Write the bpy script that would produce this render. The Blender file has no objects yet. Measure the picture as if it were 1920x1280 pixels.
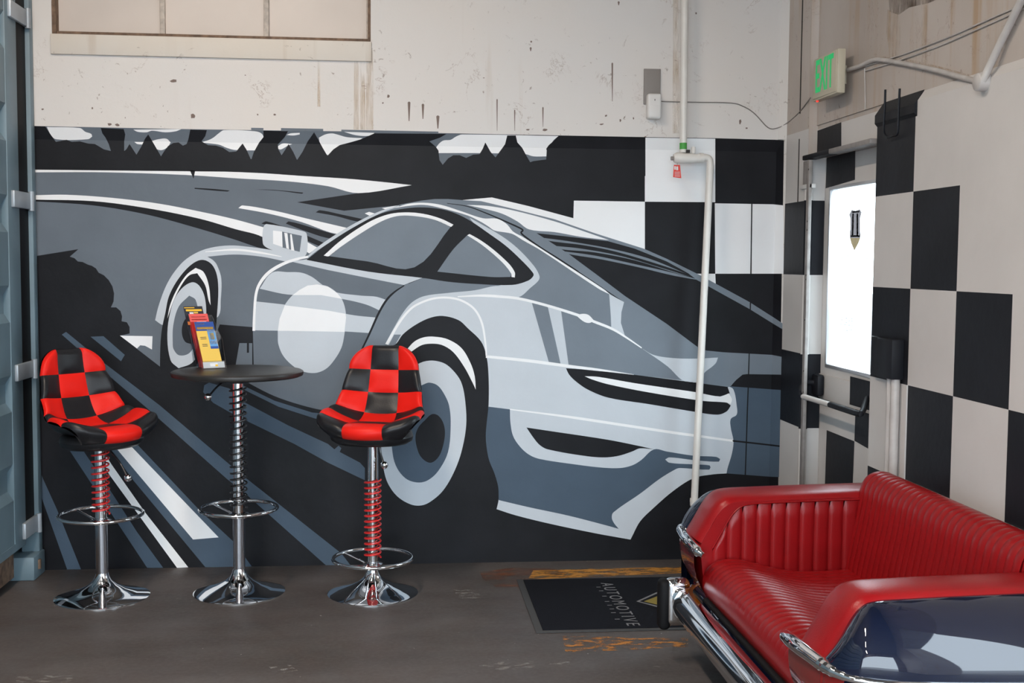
import bpy, bmesh, math, random
from mathutils import Vector, Matrix
from mathutils.geometry import tessellate_polygon
random.seed(7)
scene = bpy.context.scene
COL = scene.collection

# ---------------------------------------------------------------- camera
F_PX, W_PX, H_PX = 2200.0, 1920.0, 1280.0
YAW, PITCH, ROLL = 0.0966, 0.0675, -0.0076
CAM = Vector((0.0, 0.0, 1.5))
_f = Vector((math.sin(YAW), math.cos(YAW), 0)); _r = Vector((math.cos(YAW), -math.sin(YAW), 0)); _u = Vector((0, 0, 1))
FWD = _f * math.cos(PITCH) - _u * math.sin(PITCH)
_u2 = _u * math.cos(PITCH) + _f * math.sin(PITCH)
RGT = _r * math.cos(ROLL) - _u2 * math.sin(ROLL)
UPV = _u2 * math.cos(ROLL) + _r * math.sin(ROLL)
cam_d = bpy.data.cameras.new('camera')
cam_d.sensor_width = 36.0
cam_d.lens = F_PX / W_PX * 36.0
cam_d.clip_start = 0.02
cam = bpy.data.objects.new('camera', cam_d); COL.objects.link(cam)
m = Matrix.Identity(4)
for i in range(3):
    m[i][0] = RGT[i]; m[i][1] = UPV[i]; m[i][2] = -FWD[i]; m[i][3] = CAM[i]
cam.matrix_world = m
scene.camera = cam

# ---------------------------------------------------------------- world, lamps, exposure
scene.view_settings.view_transform = 'Standard'
scene.view_settings.look = 'None'
scene.view_settings.gamma = 1.0
scene.view_settings.use_curve_mapping = False
scene.view_settings.exposure = 0.0
world = bpy.data.worlds.new('overcast_sky'); scene.world = world
world.use_nodes = True
bgn = world.node_tree.nodes['Background']
bgn.inputs[0].default_value = (0.77, 0.895, 1.0, 1)
bgn.inputs[1].default_value = 8.9

def area_lamp(name, loc, size, size_y, energy, color, rot=(0, 0, 0)):
    d = bpy.data.lights.new(name, 'AREA'); d.shape = 'RECTANGLE'
    d.size = size; d.size_y = size_y; d.energy = energy; d.color = color
    o = bpy.data.objects.new(name, d); o.location = loc; o.rotation_euler = rot
    COL.objects.link(o); return o
WARM = (1.0, 0.855, 0.72)
area_lamp('ceiling_tube_light', (-0.9, 3.3, 3.82), 0.16, 1.25, 72, WARM)
area_lamp('ceiling_tube_light', (-0.9, 0.9, 3.82), 0.16, 1.25, 72, WARM)
area_lamp('ceiling_tube_light', (-0.9, -1.4, 3.82), 0.16, 1.25, 72, WARM)

# ---------------------------------------------------------------- picture point -> place
def ray(x, y):
    return RGT * ((x - 960) / F_PX) - UPV * ((y - 640) / F_PX) + FWD
def pY(x, y, Y):
    d = ray(x, y); return CAM + d * (Y / d.y)
def pX(x, y, X):
    d = ray(x, y); return CAM + d * (X / d.x)
def pZ(x, y, Z):
    d = ray(x, y); return CAM + d * ((Z - CAM.z) / d.z)

# ---------------------------------------------------------------- materials
def newmat(name):
    mt = bpy.data.materials.new(name); mt.use_nodes = True
    return mt, mt.node_tree.nodes, mt.node_tree.links, mt.node_tree.nodes['Principled BSDF']
def setin(b, k, v):
    if k in b.inputs: b.inputs[k].default_value = v
def mat(name, col, rough=0.5, metal=0.0, var=0.0, vscale=6.0, bump=0.0, bscale=40.0, coat=0.0, spec=0.5, emit=None, estr=0.0):
    mt, N, L, b = newmat(name)
    c = (*col, 1) if len(col) == 3 else col
    setin(b, 'Base Color', c); setin(b, 'Roughness', rough); setin(b, 'Metallic', metal)
    setin(b, 'Coat Weight', coat); setin(b, 'Coat Roughness', 0.03); setin(b, 'Specular IOR Level', spec)
    if emit: setin(b, 'Emission Color', (*emit, 1)); setin(b, 'Emission Strength', estr)
    if var > 0 or bump > 0:
        tc = N.new('ShaderNodeTexCoord')
    if var > 0:
        nz = N.new('ShaderNodeTexNoise'); nz.inputs['Scale'].default_value = vscale; nz.inputs['Detail'].default_value = 5
        L.new(tc.outputs['Object'], nz.inputs['Vector'])
        mp = N.new('ShaderNodeMapRange'); mp.inputs['From Min'].default_value = 0.3; mp.inputs['From Max'].default_value = 0.7
        mp.inputs['To Min'].default_value = 1 - var; mp.inputs['To Max'].default_value = 1 + var
        L.new(nz.outputs['Fac'], mp.inputs['Value'])
        mx = N.new('ShaderNodeMix'); mx.data_type = 'RGBA'; mx.blend_type = 'MULTIPLY'; mx.inputs['Factor'].default_value = 1
        mx.inputs[6].default_value = c
        L.new(mp.outputs[0], mx.inputs[7]); L.new(mx.outputs[2], b.inputs['Base Color'])
    if bump > 0:
        n2 = N.new('ShaderNodeTexNoise'); n2.inputs['Scale'].default_value = bscale; n2.inputs['Detail'].default_value = 4
        L.new(tc.outputs['Object'], n2.inputs['Vector'])
        bp = N.new('ShaderNodeBump'); bp.inputs['Strength'].default_value = bump; bp.inputs['Distance'].default_value = 0.004
        L.new(n2.outputs['Fac'], bp.inputs['Height']); L.new(bp.outputs[0], b.inputs['Normal'])
    return mt

def noise(N, L, src, scale, detail=4, rough=0.5, dist=0.0):
    n = N.new('ShaderNodeTexNoise'); n.inputs['Scale'].default_value = scale; n.inputs['Detail'].default_value = detail
    n.inputs['Roughness'].default_value = rough; n.inputs['Distortion'].default_value = dist
    L.new(src, n.inputs['Vector']); return n.outputs['Fac']
def rng(N, L, src, a, b, c=0.0, d=1.0):
    n = N.new('ShaderNodeMapRange'); n.inputs['From Min'].default_value = a; n.inputs['From Max'].default_value = b
    n.inputs['To Min'].default_value = c; n.inputs['To Max'].default_value = d
    L.new(src, n.inputs['Value']); return n.outputs[0]
def mth(N, L, op, a, b=None):
    n = N.new('ShaderNodeMath'); n.operation = op
    for i, v in enumerate((a, b)):
        if v is None: continue
        if isinstance(v, (int, float)): n.inputs[i].default_value = v
        else: L.new(v, n.inputs[i])
    return n.outputs[0]
def mix(N, L, fac, a, b):
    n = N.new('ShaderNodeMix'); n.data_type = 'RGBA'
    if isinstance(fac, (int, float)): n.inputs['Factor'].default_value = fac
    else: L.new(fac, n.inputs['Factor'])
    for i, v in ((6, a), (7, b)):
        if isinstance(v, tuple): n.inputs[i].default_value = (*v, 1)
        else: L.new(v, n.inputs[i])
    return n.outputs[2]
def mapping(N, L, src, sc):
    n = N.new('ShaderNodeMapping'); n.inputs['Scale'].default_value = sc; L.new(src, n.inputs['Vector']); return n.outputs[0]

def wall_mat(name, base, warm, rust_amt=0.5, speck=0.5, smin=0.60, mmin=0.48, crack=0.5):
    """old painted concrete: blotches, drip streaks, flaked specks"""
    mt, N, L, b = newmat(name)
    geo = N.new('ShaderNodeNewGeometry'); P = geo.outputs['Position']
    sep = N.new('ShaderNodeSeparateXYZ'); L.new(P, sep.inputs[0])
    blot = rng(N, L, noise(N, L, P, 1.6, 5), 0.35, 0.7)
    col = mix(N, L, blot, base, warm)
    st = rng(N, L, noise(N, L, mapping(N, L, P, (14, 14, 0.9)), 1.0, 5), smin, smin + 0.18)
    st2 = rng(N, L, noise(N, L, P, 1.1, 3), mmin, mmin + 0.2)
    col = mix(N, L, mth(N, L, 'MULTIPLY', mth(N, L, 'MULTIPLY', st, st2), rust_amt), col, (0.42, 0.30, 0.20))
    sp = rng(N, L, noise(N, L, P, 22, 6, 0.65, 0.8), 0.645, 0.675)
    spm = rng(N, L, noise(N, L, P, 2.3, 3), 0.42, 0.56)
    low = rng(N, L, sep.outputs[2], 2.75, 2.1, 0.15, 1.0)
    k = mth(N, L, 'MULTIPLY', mth(N, L, 'MULTIPLY', sp, spm), mth(N, L, 'MULTIPLY', low, speck))
    col = mix(N, L, k, col, (0.20, 0.14, 0.11))
    cn = mth(N, L, 'ABSOLUTE', mth(N, L, 'SUBTRACT', noise(N, L, P, 3.2, 9, 0.68, 0.9), 0.5))
    cl = rng(N, L, cn, 0.0, 0.0055, 1.0, 0.0)
    cm = rng(N, L, noise(N, L, P, 4.5, 4), 0.54, 0.62)
    col = mix(N, L, mth(N, L, 'MULTIPLY', mth(N, L, 'MULTIPLY', cl, cm), crack), col, (0.28, 0.19, 0.15))
    L.new(col, b.inputs['Base Color']); setin(b, 'Roughness', 0.62); setin(b, 'Specular IOR Level', 0.3)
    bp = N.new('ShaderNodeBump'); bp.inputs['Strength'].default_value = 0.35; bp.inputs['Distance'].default_value = 0.006
    L.new(noise(N, L, P, 9, 6, 0.6), bp.inputs['Height']); L.new(bp.outputs[0], b.inputs['Normal'])
    return mt

def floor_mat():
    mt, N, L, b = newmat('worn_concrete')
    geo = N.new('ShaderNodeNewGeometry'); P = geo.outputs['Position']
    a = rng(N, L, noise(N, L, mapping(N, L, P, (0.6, 1.5, 1)), 1.5, 6, 0.6), 0.3, 0.7)
    col = mix(N, L, a, (0.046, 0.039, 0.036), (0.112, 0.101, 0.097))
    a2 = rng(N, L, noise(N, L, P, 7, 6, 0.65), 0.35, 0.7)
    col = mix(N, L, mth(N, L, 'MULTIPLY', a2, 0.45), col, (0.075, 0.052, 0.043))
    g = rng(N, L, noise(N, L, P, 55, 3, 0.6), 0.40, 0.75)
    col = mix(N, L, mth(N, L, 'MULTIPLY', g, 0.18), col, (0.20, 0.19, 0.185))
    w = rng(N, L, noise(N, L, mapping(N, L, P, (2.2, 5, 1)), 3.1, 6, 0.62), 0.70, 0.76)
    col = mix(N, L, mth(N, L, 'MULTIPLY', w, 0.5), col, (0.34, 0.33, 0.32))
    s = rng(N, L, noise(N, L, P, 38, 2, 0.5), 0.765, 0.785)
    col = mix(N, L, mth(N, L, 'MULTIPLY', s, 0.8), col, (0.50, 0.49, 0.47))
    L.new(col, b.inputs['Base Color'])
    L.new(rng(N, L, noise(N, L, P, 3, 5), 0.3, 0.7, 0.42, 0.62), b.inputs['Roughness'])
    setin(b, 'Specular IOR Level', 0.35)
    bp = N.new('ShaderNodeBump'); bp.inputs['Strength'].default_value = 0.3; bp.inputs['Distance'].default_value = 0.004
    L.new(noise(N, L, P, 22, 6, 0.6), bp.inputs['Height']); L.new(bp.outputs[0], b.inputs['Normal'])
    return mt

def worn_paint(name, col, lo, hi, scale=9.0, stretch=(1, 1, 1)):
    mt, N, L, b = newmat(name)
    geo = N.new('ShaderNodeNewGeometry'); P = geo.outputs['Position']
    fac = rng(N, L, noise(N, L, mapping(N, L, P, stretch), scale, 6, 0.68), lo, hi)
    setin(b, 'Base Color', (*col, 1)); setin(b, 'Roughness', 0.6)
    L.new(fac, b.inputs['Alpha']); return mt

def glass_mat(name, tint=(1, 1, 1), rough=0.0, a=0.12):
    mt, N, L, b = newmat(name)
    N.remove(b); out = [n for n in N if n.type == 'OUTPUT_MATERIAL'][0]
    t = N.new('ShaderNodeBsdfTransparent'); t.inputs[0].default_value = (*tint, 1)
    g = N.new('ShaderNodeBsdfGlossy'); g.inputs['Roughness'].default_value = rough
    fr = N.new('ShaderNodeFresnel'); fr.inputs[0].default_value = 1.49
    gm = N.new('ShaderNodeNewGeometry'); fb = mth(N, L, 'SUBTRACT', 1.0, gm.outputs['Backfacing'])
    ad = mth(N, L, 'MULTIPLY', mth(N, L, 'ADD', fr.outputs[0], a - 0.04), fb)
    ms = N.new('ShaderNodeMixShader'); L.new(ad, ms.inputs[0]); L.new(t.outputs[0], ms.inputs[1]); L.new(g.outputs[0], ms.inputs[2])
    L.new(ms.outputs[0], out.inputs[0]); return mt

M = {}
M['floor'] = floor_mat()
M['wall'] = wall_mat('aged_white_wall', (0.68, 0.655, 0.635), (0.70, 0.655, 0.615), 0.45, 1.0, 0.60, 0.46, 0.8)
M['wall_r'] = wall_mat('aged_grey_white_wall', (0.54, 0.485, 0.445), (0.43, 0.375, 0.335), 0.95, 1.0, 0.52, 0.36, 0.8)
M['sill'] = wall_mat('rusty_sill_paint', (0.68, 0.635, 0.58), (0.66, 0.585, 0.50), 0.8, 1.0, 0.55, 0.40, 1.0)
M['ceiling'] = mat('ceiling_paint', (0.20, 0.19, 0.18), 0.8, var=0.1)
M['pane'] = mat('painted_over_glass', (0.62, 0.545, 0.49), 0.42, var=0.05, vscale=3)
M['rust'] = mat('rusty_steel', (0.16, 0.10, 0.065), 0.75, var=0.5, vscale=30)
M['sash'] = mat('old_cream_steel', (0.52, 0.45, 0.39), 0.6, var=0.25, vscale=35)
PB = dict(rough=0.5, bump=0.25, bscale=25, spec=0.18)
M['p_black'] = mat('mural_black', (0.0095, 0.0098, 0.0125), var=0.25, vscale=5, **PB)
M['p_slate'] = mat('mural_slate', (0.070, 0.102, 0.142), var=0.06, vscale=5, **PB)
M['p_grey'] = mat('mural_grey', (0.135, 0.160, 0.190), var=0.06, vscale=5, **PB)
M['p_mid'] = mat('mural_mid_grey', (0.178, 0.212, 0.252), var=0.06, vscale=5, **PB)
M['p_light'] = mat('mural_light_grey', (0.56, 0.605, 0.655), var=0.03, vscale=5, **PB)
M['p_pale'] = mat('mural_pale_grey', (0.66, 0.69, 0.725), var=0.02, vscale=5, **PB)
M['p_white'] = mat('mural_white', (0.85, 0.86, 0.875), var=0.02, vscale=5, **PB)
M['sq_white'] = mat('checker_white', (0.62, 0.595, 0.575), 0.5, var=0.04, vscale=4, bump=0.2, bscale=30)
M['sq_black'] = mat('checker_black', (0.012, 0.013, 0.017), 0.5, spec=0.2, var=0.2, vscale=6, bump=0.2, bscale=30)
M['red'] = mat('red_vinyl', (0.74, 0.014, 0.008), 0.42, spec=0.22, bump=0.12, bscale=220)
M['blackv'] = mat('black_vinyl', (0.012, 0.012, 0.014), 0.36, spec=0.35, bump=0.12, bscale=220)
M['sofa'] = mat('sofa_red_leather', (0.26, 0.006, 0.008), 0.29, spec=0.28, var=0.08, vscale=12, bump=0.15, bscale=260)
M['chrome'] = mat('chrome', (0.86, 0.87, 0.89), 0.045, 1.0)
M['satin'] = mat('brushed_steel', (0.55, 0.56, 0.60), 0.25, 1.0)
M['redcoil'] = mat('red_coil_paint', (0.62, 0.02, 0.02), 0.3, coat=0.4)
M['blackcoil'] = mat('black_coil_paint', (0.012, 0.012, 0.014), 0.3, coat=0.4)
M['tabletop'] = mat('black_wood_laminate', (0.020, 0.018, 0.017), 0.42, var=0.25, vscale=12)
M['navy'] = mat('navy_car_paint', (0.0015, 0.005, 0.020), 0.5, coat=1.0, spec=0.1); M['navy'].node_tree.nodes['Principled BSDF'].inputs['Coat IOR'].default_value = 1.62
M['lens_red'] = mat('red_lens', (0.20, 0.010, 0.010), 0.12, coat=1.0)
M['lens_amber'] = mat('amber_lens', (0.42, 0.10, 0.008), 0.12, coat=1.0)
M['rubber'] = mat('black_rubber', (0.008, 0.008, 0.009), 0.6, spec=0.15)
M['cblue'] = mat('container_blue_grey', (0.135, 0.200, 0.240), 0.45, var=0.15, vscale=4, bump=0.2, bscale=12)
M['steel_lt'] = mat('hinge_light_steel', (0.36, 0.40, 0.44), 0.4, 0.3, var=0.15)
M['pipe'] = mat('white_painted_pipe', (0.72, 0.69, 0.65), 0.35, var=0.06, vscale=9)
M['conduit'] = mat('grey_white_conduit_paint', (0.50, 0.47, 0.45), 0.4, var=0.12, vscale=14)
M['grime'] = worn_paint('dark_damp_stain', (0.10, 0.065, 0.045), 0.36, 0.75, 9, (1.5, 1.5, 0.6))
M['pvc'] = mat('white_plastic', (0.70, 0.68, 0.66), 0.4)
M['greybox'] = mat('grey_cover_plate', (0.24, 0.215, 0.20), 0.6, var=0.06)
M['green_tape'] = mat('green_tape', (0.06, 0.33, 0.05), 0.5)
M['tag'] = mat('red_tag_card', (0.68, 0.05, 0.035), 0.5)
M['exit_case'] = mat('exit_sign_case', (0.52, 0.47, 0.36), 0.5, var=0.06)
M['exit_green'] = mat('exit_sign_letter', (0.005, 0.12, 0.04), 0.5, emit=(0.0, 0.62, 0.17), estr=0.55)
M['led'] = mat('red_led', (0.9, 0.02, 0.02), 0.4, emit=(1, 0.03, 0.02), estr=2.0)
M['frame'] = mat('door_frame_white', (0.62, 0.60, 0.585), 0.4, var=0.08, vscale=14)
M['alu'] = mat('aluminium_bead', (0.62, 0.63, 0.66), 0.3, 0.6)
M['galv'] = mat('galvanised_strip', (0.25, 0.23, 0.22), 0.5, 0.0, var=0.2, vscale=20)
M['glass'] = glass_mat('door_glass', (0.97, 0.99, 0.98), 0.0, 0.04)
M['acrylic'] = glass_mat('clear_acrylic', (0.94, 0.96, 0.97), 0.03, 0.16)
M['crest'] = mat('crest_film_grey', (0.16, 0.13, 0.14), 0.5)
M['crest2'] = mat('crest_film_dark', (0.11, 0.10, 0.105), 0.5)
M['crest_gold'] = mat('crest_film_gold', (0.25, 0.16, 0.06), 0.5)
M['film'] = mat('frosted_lettering_film', (0.66, 0.66, 0.70), 0.6)
M['mat'] = mat('door_mat_pile', (0.010, 0.011, 0.015), 0.95, bump=0.6, bscale=400, spec=0.1)
M['mat_edge'] = mat('door_mat_rubber_edge', (0.045, 0.045, 0.046), 0.7)
M['mat_grey'] = mat('door_mat_grey_print', (0.19, 0.19, 0.20), 0.95, spec=0.1)
M['mat_gold'] = mat('door_mat_gold_print', (0.24, 0.19, 0.055), 0.95, spec=0.1)
M['yellow'] = worn_paint('worn_yellow_line', (0.46, 0.20, 0.03), 0.40, 0.56, 10, (1, 3, 1))
M['orange'] = worn_paint('worn_orange_line', (0.46, 0.18, 0.03), 0.50, 0.58, 13, (1, 2.5, 1))
M['rustfloor'] = worn_paint('rust_stain', (0.22, 0.075, 0.03), 0.42, 0.75, 5, (1, 2.5, 1))
M['whitescuff'] = worn_paint('white_paint_scuff', (0.36, 0.34, 0.32), 0.50, 0.72, 22, (1, 2.2, 1))
M['flake'] = mat('flaked_paint_chip', (0.19, 0.14, 0.12), 0.8)
M['rust_run'] = worn_paint('rust_run', (0.60, 0.44, 0.28), 0.40, 0.95, 10, (3, 3, 0.4))
M['darkline'] = mat('dark_joint', (0.025, 0.022, 0.02), 0.8)
M['asphalt'] = mat('outdoor_pavement', (0.36, 0.36, 0.36), 0.9, var=0.1)
M['leaf'] = mat('leaf_green', (0.035, 0.085, 0.02), 0.5)
M['bark'] = mat('bark', (0.09, 0.065, 0.045), 0.9)
for k_, c_ in dict(b_black=(0.02, 0.02, 0.03), b_red=(0.75, 0.10, 0.09), b_dred=(0.42, 0.02, 0.02), b_blue=(0.02, 0.07, 0.30), b_yellow=(0.80, 0.52, 0.09), b_gold=(0.85, 0.50, 0.03), b_white=(0.75, 0.75, 0.75), b_grey=(0.50, 0.53, 0.55), b_lblue=(0.12, 0.32, 0.62), b_orange=(0.7, 0.22, 0.06)).items():
    M[k_] = mat('brochure_' + k_[2:], c_, 0.35)

# ---------------------------------------------------------------- mesh helpers
def link(name, me, parent=None, smooth=False, kind=None):
    o = bpy.data.objects.new(name, me); COL.objects.link(o)
    if parent is not None: o.parent = parent
    if smooth:
        for p in me.polygons: p.use_smooth = True
    if kind: o['kind'] = kind
    return o
def mesh(name, v, f, mt, parent=None, smooth=False, kind=None):
    me = bpy.data.meshes.new(name); me.from_pydata([tuple(p) for p in v], [], f); me.update()
    for q in (mt if isinstance(mt, (list, tuple)) else [mt]): me.materials.append(q)
    return link(name, me, parent, smooth, kind)
def bmobj(name, bm, mt, parent=None, smooth=False, kind=None, autosmooth=None):
    me = bpy.data.meshes.new(name); bm.to_mesh(me); bm.free()
    me.materials.append(mt)
    o = link(name, me, parent, smooth, kind)
    if autosmooth:
        me.set_sharp_from_angle(angle=math.radians(autosmooth))
    return o
def tag(o, label, cat=None, group=None, kind=None):
    o['label'] = label
    if cat: o['category'] = cat
    if group: o['group'] = group
    if kind: o['kind'] = kind
    return o
def empty(name, loc=(0, 0, 0), rz=0.0):
    o = bpy.data.objects.new(name, None); COL.objects.link(o); o.empty_display_size = 0.1
    o.location = loc; o.rotation_euler = (0, 0, rz); return o
def box(name, a, b, mt, parent=None, bev=0.0, seg=2, kind=None):
    bm = bmesh.new(); bmesh.ops.create_cube(bm, size=1)
    a = Vector(a); b = Vector(b)
    for v in bm.verts:
        v.co = Vector((a[i] + (b[i] - a[i]) * (v.co[i] + 0.5) for i in range(3)))
    if bev: bmesh.ops.bevel(bm, geom=bm.edges[:], offset=bev, segments=seg, affect='EDGES', profile=0.5)
    bmesh.ops.recalc_face_normals(bm, faces=bm.faces)
    return bmobj(name, bm, mt, parent, smooth=bool(bev), kind=kind, autosmooth=40 if bev else None)
def lathe(name, prof, mt, parent=None, n=40, loc=(0, 0, 0), smooth=True, sharp=50):
    v = []; f = []; k = len(prof)
    for i in range(n):
        a = 2 * math.pi * i / n
        for r, z in prof: v.append((loc[0] + r * math.cos(a), loc[1] + r * math.sin(a), loc[2] + z))
    for i in range(n):
        j = (i + 1) % n
        for q in range(k - 1): f.append((i * k + q, j * k + q, j * k + q + 1, i * k + q + 1))
    o = mesh(name, v, f, mt, parent, smooth)
    bm = bmesh.new(); bm.from_mesh(o.data); bmesh.ops.remove_doubles(bm, verts=bm.verts, dist=1e-5)
    bmesh.ops.recalc_face_normals(bm, faces=bm.faces); bm.to_mesh(o.data); bm.free()
    if smooth: 
        for p in o.data.polygons: p.use_smooth = True
        o.data.set_sharp_from_angle(angle=math.radians(sharp))
    return o
def catmull(P, n=8, closed=False):
    P = [Vector(p) for p in P]; out = []; m_ = len(P)
    rngn = m_ if closed else m_ - 1
    for i in range(rngn):
        p1 = P[i]; p2 = P[(i + 1) % m_]
        p0 = P[(i - 1) % m_] if (closed or i > 0) else p1 * 2 - p2
        p3 = P[(i + 2) % m_] if (closed or i + 2 < m_) else p2 * 2 - p1
        for k in range(n):
            t = k / n
            out.append(0.5 * ((2 * p1) + (p2 - p0) * t + (2 * p0 - 5 * p1 + 4 * p2 - p3) * t * t + (3 * p1 - p0 - 3 * p2 + p3) * t ** 3))
    if not closed: out.append(P[-1].copy())
    return out
def tube(name, pts, r, mt, parent=None, n=10, smooth_path=0, closed=False, cap=True, bm_in=None, flat=None):
    """round bar along a path; r may be one radius or a list; flat = (a, b) scales the section"""
    P = catmull(pts, smooth_path, closed) if smooth_path else [Vector(p) for p in pts]
    m_ = len(P)
    rr = r if isinstance(r, (list, tuple)) else [r] * m_
    if len(rr) != m_: rr = [rr[min(len(rr) - 1, int(i / (m_ - 1) * (len(rr) - 1) + 0.5))] for i in range(m_)]
    v = []; f = []
    up = Vector((0, 0, 1)); prev = None
    for i in range(m_):
        if closed: t = (P[(i + 1) % m_] - P[i - 1])
        else: t = P[min(i + 1, m_ - 1)] - P[max(i - 1, 0)]
        t.normalize()
        if prev is None:
            a = up if abs(t.z) < 0.95 else Vector((1, 0, 0))
            s = t.cross(a).normalized()
        else:
            s = (prev - t * prev.dot(t)).normalized()
        prev = s; q = s.cross(t)
        for k in range(n):
            an = 2 * math.pi * k / n
            fa, fb = flat if flat else (1, 1)
            v.append(P[i] + (s * math.cos(an) * fa + q * math.sin(an) * fb) * rr[i])
    for i in range(m_ if closed else m_ - 1):
        j = (i + 1) % m_
        for k in range(n):
            k2 = (k + 1) % n
            f.append((i * n + k, i * n + k2, j * n + k2, j * n + k))
    if cap and not closed:
        f.append(tuple(range(n - 1, -1, -1))); f.append(tuple((m_ - 1) * n + k for k in range(n)))
    o = mesh(name, v, f, mt, parent, True)
    bm = bmesh.new(); bm.from_mesh(o.data); bmesh.ops.recalc_face_normals(bm, faces=bm.faces); bm.to_mesh(o.data); bm.free()
    o.data.set_sharp_from_angle(angle=math.radians(60))
    return o
def grid(name, fn, nu, nv, mt, parent=None, smooth=True):
    v = [fn(i / nu, j / nv) for j in range(nv + 1) for i in range(nu + 1)]
    f = [(j * (nu + 1) + i, j * (nu + 1) + i + 1, (j + 1) * (nu + 1) + i + 1, (j + 1) * (nu + 1) + i) for j in range(nv) for i in range(nu)]
    return mesh(name, v, f, mt, parent, smooth)
def prism(name, pts, off, mt, parent=None, kind=None):
    """flat polygon pts (3-D, planar) extruded by the vector off"""
    pts = [Vector(p) for p in pts]; off = Vector(off); n = len(pts)
    tri = tessellate_polygon([pts])
    f = [tuple(t) for t in tri] + [tuple(i + n for i in reversed(t)) for t in tri]
    f += [(i, (i + 1) % n, (i + 1) % n + n, i + n) for i in range(n)]
    o = mesh(name, pts + [p + off for p in pts], f, mt, parent, False, kind)
    bm = bmesh.new(); bm.from_mesh(o.data); bmesh.ops.recalc_face_normals(bm, faces=bm.faces); bm.to_mesh(o.data); bm.free()
    return o
def text(name, s, size, mw, mt, parent=None, ext=0.0005, sx=1.0, space=1.0, bold=0.0):
    cu = bpy.data.curves.new(name, 'FONT'); cu.body = s; cu.size = size; cu.extrude = ext; cu.offset = bold
    cu.align_x = 'CENTER'; cu.align_y = 'CENTER'; cu.space_character = space
    tmp = bpy.data.objects.new('tmp_text', cu); COL.objects.link(tmp)
    dg = bpy.context.evaluated_depsgraph_get(); dg.update()
    me = bpy.data.meshes.new_from_object(tmp.evaluated_get(dg))
    bpy.data.objects.remove(tmp); bpy.data.curves.remove(cu)
    me.name = name; me.transform(Matrix.Diagonal((sx, 1, 1, 1))); me.transform(mw)
    me.materials.clear(); me.materials.append(mt)
    return link(name, me, parent)
def frame_mw(o, ex, ey):
    ex = Vector(ex).normalized(); ey = Vector(ey).normalized(); ez = ex.cross(ey)
    mm = Matrix.Identity(4)
    for i in range(3): mm[i][0] = ex[i]; mm[i][1] = ey[i]; mm[i][2] = ez[i]; mm[i][3] = o[i]
    return mm
# ================================================================ the setting
D, YU = 5.77, 5.750              # mural face, face of the wall above it
ZC, ZT = 2.06, 2.12              # cove between the two
XCN, XC, YC = 1.882, 1.915, 5.715  # chamfered corner
XP = 1.927                       # checkered panelling on the right
XH = 1.952                       # wall above the panelling and the door
XD = 2.000                       # door leaf face
YJ, YE = 5.40, 4.63              # jamb side and panel edge of the door opening
XL, ZCEIL, YR = -4.6, 3.9, -2.6

o = mesh('floor', [(XL, YR, 0), (2.6, YR, 0), (2.6, D + 0.3, 0), (XL, D + 0.3, 0)], [(0, 1, 2, 3)], M['floor'], kind='structure')
tag(o, 'dark worn concrete floor with scuffs and faded paint')
o = box('ceiling', (XL, YR, ZCEIL), (2.6, D + 0.3, ZCEIL + 0.1), M['ceiling'], kind='structure'); tag(o, 'pale ceiling above the room')

wx0, wx1 = pY(97, 60, YU).x, pY(695, 60, YU).x
zs = pY(400, 72, YU).z
def quad_mesh(name, quads, mt, kind='structure'):
    v = []; f = []
    for q in quads:
        f.append(tuple(range(len(v), len(v) + len(q)))); v += q
    o = mesh(name, v, f, mt, kind=kind)
    bm = bmesh.new(); bm.from_mesh(o.data); bmesh.ops.remove_doubles(bm, verts=bm.verts, dist=1e-5); bm.to_mesh(o.data); bm.free()
    return o
def ry(x0, x1, z0, z1, y0, y1=None):
    y1 = y0 if y1 is None else y1
    return [(x0, y0, z0), (x1, y0, z0), (x1, y1, z1), (x0, y1, z1)]
ZW = 3.5
wall_back = quad_mesh('wall_back', [
    ry(XL, XCN, 0, ZC, D), ry(XL, XCN, ZC, ZT, D, YU),
    ry(XL, XCN, ZT, zs, YU), ry(XL, wx0, zs, ZW, YU), ry(wx1, XCN, zs, ZW, YU), ry(XL, XCN, ZW, ZCEIL, YU),
    [(XCN, D, 0), (XC, YC, 0), (XC, YC, ZC), (XCN, D, ZC)], [(XCN, D, ZC), (XC, YC, ZC), (XC, YC, ZT), (XCN, D, ZT)], [(XCN, D, ZC), (XCN, D, ZT), (XCN, YU, ZT)], [(XCN, D, ZT), (XC, YC, ZT), (XCN, YU, ZT)],
    [(XCN, YU, ZT), (XC, YC, ZT), (XC, YC, ZCEIL), (XCN, YU, ZCEIL)],
    # window reveal
    [(wx0, YU, zs), (wx1, YU, zs), (wx1, YU + .1, zs), (wx0, YU + .1, zs)], [(wx0, YU, zs), (wx0, YU + .1, zs), (wx0, YU + .1, ZW), (wx0, YU, ZW)],
    [(wx1, YU, zs), (wx1, YU + .1, zs), (wx1, YU + .1, ZW), (wx1, YU, ZW)], [(wx0, YU, ZW), (wx1, YU, ZW), (wx1, YU + .1, ZW), (wx0, YU + .1, ZW)],
], M['wall'])
tag(wall_back, 'aged white painted concrete wall above the car mural')

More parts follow.
